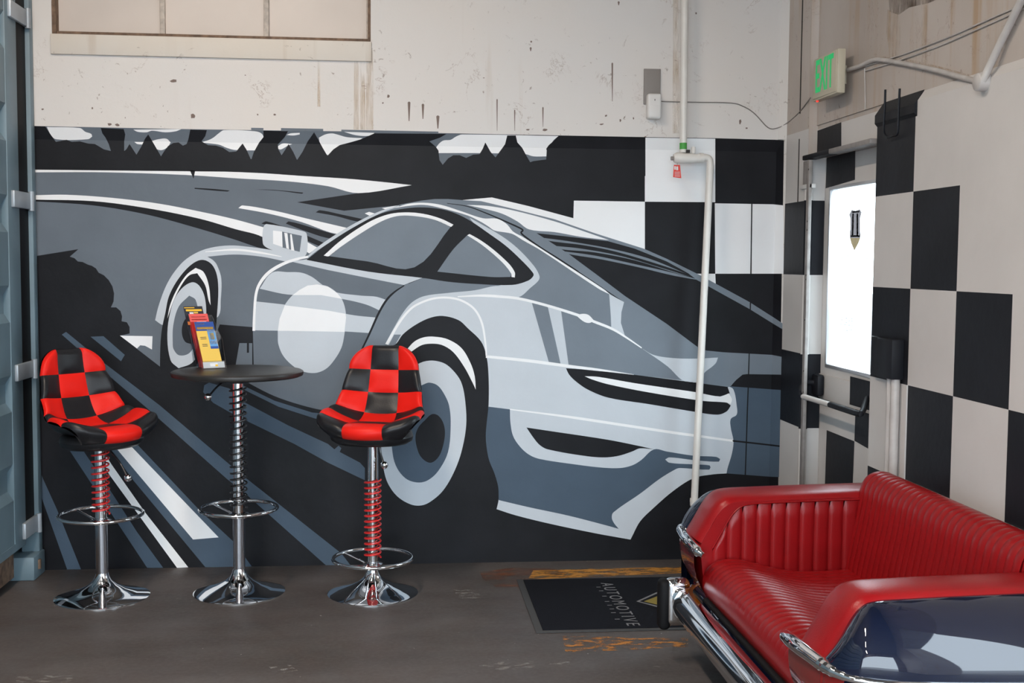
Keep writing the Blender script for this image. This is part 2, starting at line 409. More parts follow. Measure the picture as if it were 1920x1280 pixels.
# window: steel sash with painted-over panes
win = empty('window_1', (wx0, YU, zs)); win['kind'] = 'structure'; tag(win, 'painted-over steel sash window high on the left of the back wall')
WI = Matrix.Translation((-wx0, -YU, -zs))
def wbox(name, a, b, mt, parent=win, bev=0.0):
    o_ = box(name, a, b, mt, parent, bev); o_.data.transform(WI); return o_
yp = YU + 0.055
mul = [pY(103, 40, yp).x, pY(306, 40, yp).x, pY(500, 40, yp).x, pY(692, 40, yp).x]
for i in range(3):
    wbox('pane', (mul[i], yp, zs + .01), (mul[i + 1], yp + .006, ZW - .01), M['pane'])
for i, x in enumerate(mul):
    w = 0.012
    wbox('mullion', (x - w, yp - .022, zs + .008), (x + w, yp - .001, ZW - .01), M['sash'], bev=.003)
wbox('bottom_rail', (wx0, yp - .034, zs), (wx1, yp - .002, zs + .020), M['rust'])
wbox('jamb', (wx0, YU + .006, zs), (wx0 + .018, yp - .002, ZW), M['rust'])
wbox('jamb', (wx1 - .014, YU + .006, zs), (wx1, yp - .002, ZW), M['rust'])
wbox('window_sill', (wx0 - .004, YU - .014, zs - .092), (wx1 + .004, YU + .02, zs + .002), M['sill'], bev=.004)

# ---- right side
def rx(y0, y1, z0, z1, x0, x1=None):
    x1 = x0 if x1 is None else x1
    return [(x0, y0, z0), (x0, y1, z0), (x1, y1, z1), (x1, y0, z1)]
YO = 2.15      # the vehicle opening starts here, behind the sofa, out of frame
ZP, ZU = 2.113, 2.15
wall_right = quad_mesh('wall_right', [
    rx(5.53, YC, 0, ZCEIL, XC), [(XC, 5.53, 0), (XC, 5.53, ZCEIL), (XC, 5.53, ZCEIL), (XC, 5.53, 0)],
    rx(YJ, 5.53, 0, ZU, XC), rx(YJ, 5.53, ZU, ZCEIL, XC),
    [(XC, YJ, 0), (XH + .09, YJ, 0), (XH + .09, YJ, ZCEIL), (XC, YJ, ZCEIL)],
    rx(YO, YJ, ZU, ZCEIL, XH), [(XH, YE, ZU), (XH, YJ, ZU), (XH + .006, YJ, ZU), (XH + .006, YE, ZU)],
    rx(YE, YJ, 2.0, ZU, XH + .006), [(XH + .006, YE, 2.0), (XH + .006, YJ, 2.0), (XH + .12, YJ, 2.0), (XH + .12, YE, 2.0)],
    rx(YO, YE, 0, ZP, XP), rx(YO, YE, ZP, ZU, XP, XH),
    [(XP, YE, 0), (XP, YE, ZP), (XH, YE, ZU), (XH + .12, YE, ZU), (XH + .12, YE, 0)],
    [(XP, YO, 0), (2.3, YO, 0), (2.3, YO, ZCEIL), (XH, YO, ZCEIL), (XH, YO, ZU), (XP, YO, ZP)],
    rx(YR, YO, 3.1, ZCEIL, XH), rx(YR, 0.2, 0, 3.1, XH),
    [(XH, 0.2, 0), (2.3, 0.2, 0), (2.3, 0.2, 3.1), (XH, 0.2, 3.1)], [(XH, 0.2, 3.1), (2.3, 0.2, 3.1), (2.3, YO, 3.1), (XH, YO, 3.1)],
], M['wall_r'])
tag(wall_right, 'right wall, stained concrete above black and white checkered panelling')
o = mesh('wall_left', [(XL, YR, 0), (XL, D + .3, 0), (XL, D + .3, ZCEIL), (XL, YR, ZCEIL)], [(0, 1, 2, 3)], M['wall_r'], kind='structure'); tag(o, 'left wall behind the shipping container')
o = quad_mesh('wall_rear', [ry(XL, -3.2, 0, ZCEIL, YR), ry(-3.2, 1.6, 3.1, ZCEIL, YR), ry(1.6, 2.6, 0, ZCEIL, YR)], M['wall_r']); tag(o, 'rear wall with the wide vehicle opening behind the viewer')
o = mesh('ground', [(-60, -60, -0.03), (60, -60, -0.03), (60, 60, -0.03), (-60, 60, -0.03)], [(0, 1, 2, 3)], M['asphalt'], kind='structure'); tag(o, 'pale pavement outside the building')

# ---- checker paint on the right wall
def rsq(pts, mt, x=None, name='painted_square', par=wall_right, lift=0.0006):
    """polygon of (Y, Z) points painted on the plane X = x"""
    x = XP if x is None else x
    v = [Vector((x - lift, a, b)) for a, b in pts]
    f = [tuple(t) for t in tessellate_polygon([v])]
    return mesh(name, v, f, mt, par)
def rect(y0, y1, z0, z1): return [(y0, z0), (y1, z0), (y1, z1), (y0, z1)]
RZ = [2.113, 1.776, 1.411, 1.045, 0.675, 0.305, 0.0]
CY = [YE, 4.275, 3.906, 3.531, 3.155, 2.78, 2.405, YO]
blk = {(0, 0), (1, 1), (2, 0), (2, 2), (3, 1), (3, 3), (4, 0), (4, 2), (4, 4), (5, 1), (5, 3), (5, 5), (3, 5)}
for r_ in range(6):
    for c_ in range(7):
        mt_ = M['sq_black'] if (r_, c_) in blk else M['sq_white']
        rsq(rect(CY[c_], CY[c_ + 1], RZ[r_ + 1], RZ[r_]), mt_)
# sloped cap of the panelling, black over the first square
def cap(y0, y1, mt):
    mesh('panel_cap', [(XP - .012, y0, ZP - .045), (XP - .012, y1, ZP - .045), (XP - .012, y1, ZP - .012), (XP - .012, y0, ZP - .012), (XH - .0006, y1, ZU + .004), (XH - .0006, y0, ZU + .004),
         (XP - .0002, y0, ZP - .058), (XP - .0002, y1, ZP - .058)], [(0, 1, 2, 3), (3, 2, 4, 5), (6, 7, 1, 0), (0, 3, 5, 6), (1, 7, 4, 2)], mt, wall_right)
cap(4.262, YE - .0, M['sq_black'])
mesh('panel_cap', [(XP - .0008, YO, ZP), (XP - .0008, 4.262, ZP), (XH - .0008, 4.262, ZU), (XH - .0008, YO, ZU)], [(0, 1, 2, 3)], M['sq_white'], wall_right)
# white trim strip round the panelled square behind the sofa
box('trim_strip', (XP - .006, 4.270, 0.30), (XP - .0004, 4.285, 1.045), M['sq_white'], wall_right)
box('trim_strip', (XP - .006, 3.906, 0.668), (XP - .0004, 4.285, 0.684), M['sq_white'], wall_right)
box('trim_strip', (XP - .006, 3.531, 0.664), (XP - .0004, 3.906, 0.684), M['sq_black'], wall_right)
box('trim_strip', (XP - .006, 3.155, 0.664), (XP - .0004, 3.531, 0.684), M['sq_white'], wall_right)
def on_x(pts, X):
    return [(q.y, q.z) for q in (pX(a, b, X) for a, b in pts)]
# corner pilaster and jamb: white with black bands
XB = XC
rsq(rect(5.53, YC, 0, 2.135), M['sq_white'], XC); rsq(rect(YJ, 5.53, 0, 2.135), M['sq_white'], XB)
for zz0, zz1 in ((1.45, 1.80), (0.72, 1.075)):
    rsq(rect(5.53, YC, zz0, zz1), M['sq_black'], XC, lift=.0012); rsq(rect(YJ, 5.53, zz0, zz1), M['sq_black'], XB, lift=.0012)
box('joint', (XB - .003, 5.522, 1.80), (XB, 5.530, 2.10), M['darkline'], wall_right)
box('joint', (XB - .003, 5.522, 2.22), (XB, 5.530, 3.4), M['darkline'], wall_right)
mesh('jamb_return', [(XB, YJ - .0005, 0), (XD, YJ - .0005, 0), (XD, YJ - .0005, 2.0), (XB, YJ - .0005, 2.0)], [(0, 1, 2, 3)], M['sq_white'], wall_right)
# header over the door
rsq(rect(YE, YJ, 2.0, 2.13), M['sq_white'], XH + .006)
rsq(on_x([(1527, 247), (1578, 229), (1578, 276), (1527, 294)], XH + .006), M['sq_black'], XH + .006, lift=.0012)

def rstain(pts, name='damp_stain', mt='grime'):
    v = [pX(a, b, XH - .0008) for a, b in pts]; return mesh(name, v, [tuple(t) for t in tessellate_polygon([v])], M[mt], wall_right)
rstain([(1662, -60), (1790, -60), (1775, -8), (1740, 6), (1705, 14), (1685, 28), (1668, 22)])
rstain([(1664, 18), (1684, 26), (1690, 60), (1684, 112), (1668, 110), (1662, 60)], 'rust_streak', 'rust_run')
rstain([(1728, 10), (1738, 10), (1740, 118), (1727, 118)], 'rust_streak', 'rust_run')
rstain([(1655, 106), (1700, 110), (1760, 124), (1840, 146), (1840, 152), (1760, 131), (1700, 118), (1655, 116)], 'rust_streak', 'rust_run')
# ================================================================ the mural, painted on wall_back
def to_px(p):
    q = Vector(p) - CAM; d = q.dot(FWD)
    return (960 + F_PX * q.dot(RGT) / d, 640 - F_PX * q.dot(UPV) / d)
_n2 = Vector((0, ZC - ZT, -(YU - D))).cross(Vector((1, 0, 0)))
_n2 = Vector((1, 0, 0)).cross(Vector((0, YU - D, ZT - ZC)))
_n3 = Vector((XC - XCN, YC - D, 0)).cross(Vector((0, 0, 1)))
def hit(d, p0, n):
    return CAM + d * ((Vector(p0) - CAM).dot(n) / d.dot(n))
def surf(x, y):
    d = ray(x, y); p = CAM + d * (D / d.y)
    if p.x > XCN + 1e-4: return hit(d, (XCN, D, 0), _n3)
    if p.z > ZC + 1e-4:
        p = hit(d, (0, D, ZC), _n2)
        if p.z > ZT + 1e-4: p = CAM + d * (YU / d.y)
    return p
def cut_line(a, b):
    a = to_px(a); b = to_px(b); t = Vector((b[0] - a[0], b[1] - a[1], 0)).normalized()
    return Vector((a[0], a[1], 0)), Vector((-t.y, t.x, 0))
CUTS = [cut_line((-1.7, D, ZC), (1.8, D, ZC)), cut_line((-1.7, YU, ZT), (1.8, YU, ZT)), cut_line((XCN, D, 0), (XCN, D, 2))]
def smooth2(pts, n=5, cos_lim=0.45):
    P = [Vector((a, b, 0)) for a, b in pts]; m_ = len(P)
    cor = []
    for i in range(m_):
        a = (P[i] - P[i - 1]); b = (P[(i + 1) % m_] - P[i])
        cor.append(a.length < 1e-6 or b.length < 1e-6 or a.normalized().dot(b.normalized()) < cos_lim)
    out = []
    for i in range(m_):
        p1 = P[i]; p2 = P[(i + 1) % m_]
        t1 = (p2 - p1) if cor[i] else (p2 - P[i - 1]) * 0.5
        t2 = (p2 - p1) if cor[(i + 1) % m_] else (P[(i + 2) % m_] - p1) * 0.5
        L_ = (p2 - p1).length
        t1 = t1.normalized() * L_; t2 = t2.normalized() * L_
        for k in range(n):
            t = k / n; h1 = 2 * t ** 3 - 3 * t * t + 1; h2 = t ** 3 - 2 * t * t + t; h3 = -2 * t ** 3 + 3 * t * t; h4 = t ** 3 - t * t
            out.append(p1 * h1 + t1 * h2 + p2 * h3 + t2 * h4)
    return out
mural = empty('mural', (0, D, 0)); tag(mural, 'black, grey and white wall mural of a racing sports car on a track', 'mural')
def paint(name, lvl, mt, pts, sm=True, n=5):
    P = smooth2(pts, n) if sm else [Vector((a, b, 0)) for a, b in pts]
    bm = bmesh.new(); vs = [bm.verts.new(p) for p in P]
    for t in tessellate_polygon([P]):
        try: bm.faces.new([vs[i] for i in t])
        except ValueError: pass
    for co, no in CUTS:
        bmesh.ops.bisect_plane(bm, geom=bm.verts[:] + bm.edges[:] + bm.faces[:], plane_co=co, plane_no=no, dist=1e-4)
    e = 0.0006 + 0.0003 * lvl
    for v in bm.verts:
        q = surf(v.co.x, v.co.y); v.co = q + Vector((0, -e - D, 0))
    bmesh.ops.recalc_face_normals(bm, faces=bm.faces)
    for f_ in bm.faces:
        if f_.normal.y > 0: f_.normal_flip()
    return bmobj(name, bm, M['p_' + mt], mural)
def band(name, lvl, mt, pts, w, n=6):
    """painted line of width w (or a list of widths) along pts"""
    P = catmull([(a, b, 0) for a, b in pts], n); m_ = len(P)
    ww = w if isinstance(w, (list, tuple)) else [w, w]
    A = []; B = []
    for i, p in enumerate(P):
        t = (P[min(i + 1, m_ - 1)] - P[max(i - 1, 0)]).normalized(); s = Vector((-t.y, t.x, 0))
        f_ = i / (m_ - 1) * (len(ww) - 1); k = min(int(f_), len(ww) - 2); h = (ww[k] + (ww[k + 1] - ww[k]) * (f_ - k)) / 2
        A.append(p + s * h); B.append(p - s * h)
    return paint(name, lvl, mt, [(q.x, q.y) for q in A + B[::-1]], sm=False)
FB = lambda x: to_px((0, 0, 0))
BOT = [to_px((q, D, 0.0)) for q in (-1.95, -1.0, 0.0, 1.0, XCN)]
cb = to_px((XC, YC, 0.0))
# ---- ground coat and sky
paint('painted_ground', 0, 'black', [(10, 235), (340, 242), (700, 247), (1210, 257), (1341, 259), (1452, 262), (1470, 263), (cb[0], cb[1])] + BOT[::-1], sm=False)
paint('painted_sky', 1, 'grey', [(84, 237), (340, 242), (700, 247), (1045, 255), (1030, 300), (1000, 306), (840, 312), (620, 300), (300, 296), (110, 290)], sm=False)
for c in ([(88, 238), (150, 240), (160, 247), (171, 251), (173, 256), (165, 261), (105, 261), (95, 252)],
          [(250, 243), (258, 247), (275, 248), (285, 245), (310, 248), (330, 246), (340, 242)],
          [(252, 266), (270, 266), (285, 264), (297, 261), (312, 260), (320, 267), (315, 275), (305, 281), (295, 280), (287, 273), (275, 271), (258, 270)],
          [(375, 267), (390, 263), (400, 258), (410, 250), (420, 244), (478, 246), (490, 250), (494, 258), (484, 282), (440, 281), (425, 277), (410, 271)],
          [(537, 253), (545, 250), (562, 249), (562, 252), (550, 254)],
          [(520, 275), (530, 269), (548, 270), (540, 273), (527, 280), (522, 279)],
          [(598, 258), (610, 252), (622, 250), (632, 252), (650, 257), (680, 259), (660, 270), (640, 276), (617, 292), (607, 286), (600, 270)],
          [(645, 247), (702, 249), (698, 253), (685, 255), (665, 253)],
          [(815, 287), (818, 276), (830, 264), (845, 262), (855, 256), (867, 252), (1047, 255), (1037, 264), (1028, 280), (1028, 293), (1000, 293), (985, 289), (900, 287)]):
    paint('painted_cloud', 2, 'white', c)
paint('painted_trees', 3, 'black', [(62, 318), (60, 236), (85, 237), (95, 252), (105, 266), (115, 264), (125, 262), (135, 266), (150, 265), (165, 269), (178, 270), (185, 274), (195, 280), (208, 283),
    (204, 270), (198, 258), (192, 250), (189, 240), (232, 242), (235, 252), (233, 265), (233, 283), (237, 280), (243, 270), (256, 290), (265, 275), (272, 260), (278, 252), (284, 262), (290, 272), (302, 293),
    (307, 285), (315, 274), (325, 268), (335, 267), (343, 273), (350, 270), (353, 262), (357, 243), (388, 244), (385, 255), (378, 265), (390, 272), (405, 273), (418, 277), (430, 285), (443, 284), (450, 275), (455, 269),
    (462, 280), (471, 300), (476, 285), (486, 267), (494, 257), (494, 245), (540, 246), (534, 257), (521, 271), (522, 280), (528, 291), (534, 282), (541, 270), (550, 285), (557, 300), (567, 285), (577, 265), (589, 248),
    (596, 260), (605, 277), (614, 292), (625, 280), (637, 272), (660, 266), (677, 261), (702, 250), (837, 251), (825, 258), (805, 265), (810, 269), (817, 275), (822, 282), (824, 300), (830, 309), (840, 297), (850, 291), (862, 291),
    (874, 296), (887, 290), (899, 289), (905, 279), (910, 267), (920, 285), (929, 295), (940, 280), (947, 270), (951, 254), (967, 254), (970, 267), (979, 277), (987, 292), (994, 304), (1000, 302), (1015, 300), (1024, 299),
    (1025, 282), (1024, 279), (1029, 272), (1037, 265), (1047, 255), (1210, 257), (1210, 330)], sm=False)
# ---- grey race track
paint('painted_track', 1, 'grey', [(60, 321), (200, 321), (440, 332), (540, 338), (615, 347), (672, 362), (557, 379), (645, 395), (715, 388), (755, 384), (780, 480), (720, 700), (480, 720), (412, 608), (400, 640), (300, 687), (225, 629), (243, 625), (243, 613), (238, 604), (228, 602),
    (229, 593), (226, 583), (218, 576), (208, 576), (213, 565), (214, 550), (211, 537), (204, 525), (195, 516), (185, 511), (180, 503), (172, 498), (165, 496), (155, 491), (146, 490), (140, 484), (131, 481), (147, 467), (60, 481)], sm=False)
paint('painted_line', 2, 'white', [(60, 318), (140, 316), (225, 318), (356, 320), (480, 324), (570, 330), (652, 335), (727, 342), (772, 347), (672, 362), (615, 349), (540, 340), (440, 334), (350, 328), (200, 323), (60, 323)])
paint('painted_notch', 3, 'black', [(356, 319), (366, 320), (363, 335)], sm=False)
paint('painted_line', 2, 'white', [(60, 366), (125, 365), (212, 371), (300, 382), (387, 399), (440, 411), (494, 426), (560, 446), (595, 464), (580, 475), (560, 463), (492, 444), (440, 429), (375, 410), (275, 390), (175, 377), (60, 374)])
paint('painted_line_shadow', 2, 'black', [(60, 374), (175, 377), (275, 390), (375, 410), (440, 429), (492, 444), (525, 470), (492, 466), (440, 449), (375, 429), (275, 402), (175, 385), (60, 377)])
paint('painted_line', 2, 'white', [(447, 390), (455, 385), (515, 395), (577, 410), (650, 427), (635, 439), (565, 416), (502, 400)])
for c in ([(365, 352), (400, 354), (431, 357), (426, 359), (365, 354)], [(477, 355), (515, 356), (569, 361), (566, 363), (527, 358)],
          [(592, 398), (600, 394), (640, 402), (682, 411), (675, 416), (630, 405)], [(536, 419), (542, 415), (590, 428), (630, 440), (620, 447), (575, 434)],
          [(490, 419), (500, 415), (545, 430), (576, 442), (607, 455), (600, 462), (577, 452), (530, 430)]):
    paint('painted_skid_mark', 3, 'black', c)
paint('painted_fleck', 3, 'white', [(716, 390), (752, 384), (724, 393)], sm=False)
paint('painted_fleck', 3, 'white', [(684, 400), (692, 397), (706, 401), (696, 406)], sm=False)
# ---- road stripes at lower left
paint('painted_triangle', 2, 'white', [(225, 629), (286, 630), (285, 655), (272, 648), (263, 647), (257, 653)], sm=False)
paint('painted_stripe', 1, 'slate', [(116, 627), (124, 622), (195, 680), (300, 760), (430, 870), (460, 895), (640, 1037), (657, 1059), (612, 1060), (460, 925), (425, 897), (270, 760), (190, 692)], sm=False)
paint('painted_stripe', 1, 'slate', [(170, 631), (194, 630), (234, 665), (227, 677)], sm=False)
paint('painted_stripe', 1, 'slate', [(78, 890), (82, 900), (107, 955), (152, 1067), (126, 1067), (78, 932)], sm=False)
paint('painted_stripe', 1, 'slate', [(120, 828), (145, 828), (180, 880), (212, 927), (257, 997), (306, 1064), (276, 1064), (172, 907)], sm=False)
paint('painted_stripe', 2, 'white', [(178, 830), (190, 840), (209, 870), (272, 960), (353, 1063), (332, 1064), (207, 892), (168, 832)], sm=False)
paint('painted_stripe', 1, 'slate', [(195, 825), (250, 825), (375, 957), (440, 1017), (473, 1063), (386, 1064), (250, 900)], sm=False)
paint('painted_stripe', 2, 'white', [(208, 828), (238, 828), (410, 1007), (362, 1011)], sm=False)
paint('painted_stripe', 1, 'slate', [(381, 735), (383, 722), (392, 717), (430, 728), (455, 752), (540, 797), (615, 832), (627, 842), (635, 835), (640, 840), (637, 847), (675, 867), (684, 877), (684, 900), (615, 867), (552, 832), (465, 790), (430, 772), (400, 755)], sm=False)
# ---- checker at the right end
paint('painted_square', 1, 'white', [(1209, 258), (1341, 260), (1341, 379), (1209, 378)], sm=False)
paint('painted_square', 1, 'white', [(1340, 381), (1450, 383), (1469, 385), (1469, 513), (1341, 513)], sm=False)
paint('painted_square', 1, 'white', [(1306, 513), (1341, 513), (1342, 534)], sm=False)
paint('painted_square', 2, 'white', [(867, 375), (922, 370), (990, 386), (1075, 409), (1076, 376), (1209, 378), (1209, 470), (1115, 439), (1040, 413), (965, 394), (902, 380)], sm=False)
# ---- car: front wing and wheel
paint('painted_front_wing', 4, 'light', [(291, 600), (297, 575), (310, 539), (326, 511), (350, 485), (385, 467), (430, 460), (478, 464), (520, 470), (548, 474), (575, 482), (545, 492), (535, 490), (490, 481), (440, 477), (389, 481), (400, 488), (407, 497), (415, 522), (414, 562), (410, 592), (390, 600), (330, 612), (305, 609)])
band('painted_highlight', 5, 'white', [(385, 472), (440, 468), (485, 473), (528, 481)], [1, 4, 4, 1])
paint('painted_tyre', 5, 'black', [(304, 615), (310, 587), (317, 555), (335, 522), (360, 495), (381, 487), (400, 499), (409, 530), (407, 590), (400, 650), (385, 692), (340, 700), (300, 690), (301, 645)])
paint('painted_highlight', 6, 'white', [(314, 597), (319, 572), (332, 542), (350, 515), (367, 502), (382, 510), (392, 537), (395, 572), (391, 562), (385, 535), (370, 512), (355, 516), (340, 535), (325, 565)])
paint('painted_wheel_rim', 6, 'light', [(314, 625), (322, 575), (337, 545), (360, 529), (375, 537), (385, 562), (386, 605), (375, 655), (360, 680), (335, 690), (320, 675)])
paint('painted_wheel_disc', 7, 'grey', [(324, 642), (325, 610), (335, 575), (355, 554), (367, 562), (372, 592), (370, 630), (357, 660), (337, 666), (326, 655)])
paint('painted_wheel_hub', 8, 'black', [(341, 622), (345, 602), (355, 592), (366, 600), (368, 630), (360, 645), (347, 640)])
paint('painted_underside', 5, 'black', [(412, 608), (474, 613), (476, 690), (455, 716), (405, 700), (405, 640)], sm=False)
paint('painted_underside_gap', 6, 'grey', [(449, 643), (463, 643), (463, 661), (467, 661), (467, 643), (473, 643), (473, 690), (441, 690)], sm=False)
# ---- car: door side
paint('painted_car_side', 4, 'grey', [(474, 619), (477, 555), (485, 530), (502, 510), (527, 495), (552, 487), (757, 534), (740, 547), (725, 562), (692, 627), (690, 640), (720, 650), (735, 660), (700, 740), (660, 772), (615, 771), (585, 767), (515, 745), (455, 716), (452, 690), (475, 690)], sm=False)
paint('painted_sill_gap', 4, 'slate', [(455, 722), (515, 751), (585, 773), (640, 778), (645, 790), (602, 787), (590, 784), (522, 762), (455, 729)], sm=False)
band('painted_sill_line', 6, 'black', [(450, 712), (515, 745), (585, 767), (625, 772), (660, 770)], 5)
band('painted_outline', 7, 'white', [(476, 620), (477, 590), (480, 552), (488, 530), (505, 510), (530, 495), (555, 486), (578, 481)], [5, 5, 5, 6, 6, 5, 4])
paint('painted_reflection', 5, 'light', [(487, 541), (510, 511), (540, 510), (565, 511), (585, 519), (605, 534), (627, 547), (677, 554), (705, 556), (724, 562), (712, 582), (690, 572), (665, 565), (640, 560), (602, 553), (540, 552)])
paint('painted_reflection', 5, 'light', [(481, 565), (535, 571), (615, 582), (665, 591), (705, 595), (691, 624), (640, 621), (540, 620), (478, 619)])
paint('painted_number_roundel', 6, 'light', [(521, 630), (522, 605), (532, 575), (552, 550), (577, 535), (595, 533), (615, 537), (635, 552), (645, 570), (649, 595), (646, 625), (640, 652), (625, 677), (610, 692), (590, 699), (565, 695), (545, 682), (530, 665), (522, 645)])
paint('painted_roundel_light', 7, 'white', [(549, 553), (562, 543), (577, 535), (595, 533), (615, 537), (632, 549), (641, 560), (602, 553)], sm=False)
paint('painted_roundel_light', 7, 'white', [(534, 572), (524, 598), (521, 620), (540, 620), (646, 622), (649, 595), (648, 588), (615, 582)], sm=False)
paint('painted_belt_line', 5, 'light', [(545, 490), (575, 486), (690, 508), (794, 520), (757, 534), (690, 521), (615, 506)], sm=False)
paint('painted_rear_wing', 5, 'mid', [(756, 536), (792, 521), (870, 529), (940, 535), (890, 544), (840, 549), (795, 555), (772, 567), (755, 587), (740, 612), (722, 645), (710, 670), (672, 668), (692, 627), (710, 587), (725, 562), (740, 547)], sm=False)
band('painted_door_gap', 6, 'black', [(758, 535), (740, 547), (725, 562), (710, 587), (692, 627), (676, 660)], [2, 4, 4, 3])
# ---- car: roof and glass
paint('painted_roof', 4, 'mid', [(575, 484), (595, 465), (652, 427), (710, 397), (752, 383), (790, 376), (815, 373), (840, 373), (867, 375), (902, 377), (965, 392), (1040, 411), (1115, 437), (1207, 466), (1250, 485), (1315, 517), (1405, 566), (1455, 598), (1467, 606), (1467, 640), (1310, 660), (1200, 650), (1172, 631), (1085, 589), (971, 557), (940, 536), (794, 521), (690, 509)], sm=False)
band('painted_outline', 5, 'light', [(577, 482), (597, 465), (652, 429), (710, 399), (748, 386)], [3, 6, 5, 2])
paint('painted_window_frame', 6, 'black', [(575, 487), (610, 460), (665, 425), (715, 400), (765, 390), (802, 389), (840, 395), (877, 411), (920, 440), (950, 462), (980, 490), (999, 511), (1000, 517), (990, 526), (960, 534), (890, 532), (840, 528), (794, 521), (690, 509)])
paint('painted_window_edge', 7, 'white', [(607, 479), (640, 450), (690, 417), (727, 402), (760, 398), (795, 401), (827, 410), (850, 421), (845, 425), (815, 412), (777, 405), (745, 405), (715, 415), (677, 437), (640, 462), (617, 480)])
paint('painted_window', 7, 'mid', [(617, 480), (640, 462), (677, 437), (715, 415), (745, 405), (777, 405), (815, 412), (845, 425), (777, 501), (690, 490)])
paint('painted_window_edge', 7, 'white', [(876, 441), (881, 439), (915, 460), (952, 492), (965, 510), (965, 520), (959, 519), (958, 512), (940, 490), (905, 460)])
paint('painted_window', 7, 'mid', [(876, 441), (905, 460), (940, 490), (958, 512), (957, 519), (920, 519), (820, 509), (850, 467)])
paint('painted_pillar_band', 5, 'light', [(971, 557), (995, 539), (1010, 525), (1011, 516), (1000, 497), (970, 465), (940, 442), (902, 420), (880, 408), (890, 420), (950, 470), (980, 500), (990, 520), (960, 530), (930, 536), (940, 548)])
paint('painted_roof_highlight', 6, 'white', [(875, 384), (915, 386), (965, 395), (1040, 415), (1090, 432), (1142, 450), (1090, 444), (1040, 435), (992, 430), (970, 415), (940, 400), (902, 390)])
band('painted_gutter', 6, 'black', [(838, 381), (877, 387), (915, 401), (952, 417), (979, 430), (977, 436), (985, 444), (1015, 465), (1050, 487), (1115, 530), (1170, 566)], [1, 2, 3, 3, 3, 3, 3])
paint('painted_pillar_highlight', 7, 'white', [(740, 390), (765, 382), (795, 380), (827, 384), (865, 396), (905, 409), (932, 410), (950, 420), (962, 434), (980, 444), (1027, 474), (1052, 490), (1132, 542), (1144, 552), (1122, 541), (1015, 470), (980, 450), (962, 439), (950, 436), (927, 432), (915, 424), (902, 416), (877, 404), (827, 390), (795, 384), (765, 386)])
paint('painted_rear_window', 5, 'black', [(1006, 437), (1052, 442), (1140, 452), (1190, 466), (1250, 490), (1290, 512), (1307, 525), (1405, 579), (1455, 610), (1467, 617), (1467, 669), (1447, 665), (1355, 660), (1325, 657), (1310, 652), (1250, 607), (1172, 555), (1115, 512), (1065, 475)], sm=False)
paint('painted_louvre', 6, 'mid', [(1020, 446), (1065, 452), (1140, 465), (1215, 484), (1287, 513), (1240, 497), (1152, 471), (1090, 459), (1027, 451)])
paint('painted_louvre', 6, 'mid', [(1042, 461), (1090, 466), (1165, 480), (1240, 502), (1292, 518), (1265, 511), (1190, 488), (1115, 473), (1052, 467)])
paint('painted_louvre', 6, 'mid', [(1057, 471), (1115, 479), (1190, 495), (1265, 512), (1317, 526), (1265, 517), (1202, 502), (1127, 486), (1066, 476)])
# ---- car: tail
paint('painted_car_body', 6, 'light', [(722, 645), (740, 612), (755, 587), (772, 567), (795, 555), (840, 549), (890, 544), (940, 536), (971, 556), (1027, 571), (1085, 589), (1147, 616), (1200, 650), (1260, 690), (1365, 724), (1375, 730), (1381, 760), (1381, 777), (1370, 785), (1370, 802), (1375, 827), (1372, 850), (1364, 877), (1362, 887), (1335, 889), (1300, 896), (1262, 920), (1225, 952), (1200, 977), (1185, 1005), (1182, 1011), (1115, 999), (1025, 980), (965, 965), (931, 954), (935, 935), (934, 912), (927, 887), (917, 862), (912, 835), (911, 810), (916, 760), (916, 705), (912, 667), (902, 640), (877, 615), (860, 600), (830, 592), (805, 596), (777, 610), (755, 627), (740, 646)])
paint('painted_tyre', 5, 'black', [(735, 650), (755, 627), (777, 610), (805, 596), (830, 592), (860, 600), (877, 615), (902, 640), (913, 667), (918, 705), (918, 760), (912, 810), (913, 835), (921, 870), (900, 930), (850, 970), (780, 970), (715, 920), (690, 800), (700, 690)])
paint('painted_highlight', 7, 'white', [(761, 657), (777, 640), (795, 632), (815, 631), (840, 636), (865, 652), (882, 680), (890, 705), (892, 730), (885, 715), (870, 687), (850, 660), (830, 647), (810, 644), (790, 647), (767, 662)])
paint('painted_wheel_rim', 7, 'light', [(784, 682), (797, 677), (815, 676), (835, 682), (852, 697), (865, 717), (872, 750), (874, 797), (865, 847), (850, 887), (830, 920), (807, 940), (790, 947), (770, 945), (745, 930), (727, 905), (719, 877), (715, 847), (716, 800), (730, 740), (760, 695)])
paint('painted_wheel_disc', 8, 'slate', [(795, 720), (805, 717), (820, 722), (832, 737), (842, 760), (845, 797), (840, 847), (822, 882), (802, 900), (782, 904), (760, 896), (742, 872), (735, 840), (735, 800), (745, 760), (765, 735)])
paint('painted_wheel_hub', 9, 'black', [(797, 787), (810, 776), (822, 779), (832, 795), (834, 817), (827, 847), (817, 862), (805, 867), (790, 857), (782, 840), (779, 817), (785, 800)])
band('painted_arch_line', 8, 'white', [(725, 645), (749, 604), (770, 579), (790, 567), (815, 559), (842, 558), (867, 564), (890, 580), (904, 607), (910, 643), (912, 667)], [5, 4, 4, 4, 4, 3])
paint('painted_arch_shade', 7, 'mid', [(739, 627), (752, 627), (741, 646), (728, 648)], sm=False)
band('painted_highlight', 8, 'white', [(858, 556), (902, 554), (940, 556), (975, 560), (1027, 573), (1085, 591), (1112, 602), (1147, 616), (1172, 631), (1203, 652)], [2, 5, 5, 5, 5, 5, 4, 2])
paint('painted_filler_cap', 9, 'white', [(1080, 591), (1092, 588), (1103, 590), (1113, 600), (1106, 605), (1095, 603)])
paint('painted_vent', 7, 'mid', [(997, 567), (1027, 575), (1051, 682), (1029, 679)], sm=False)
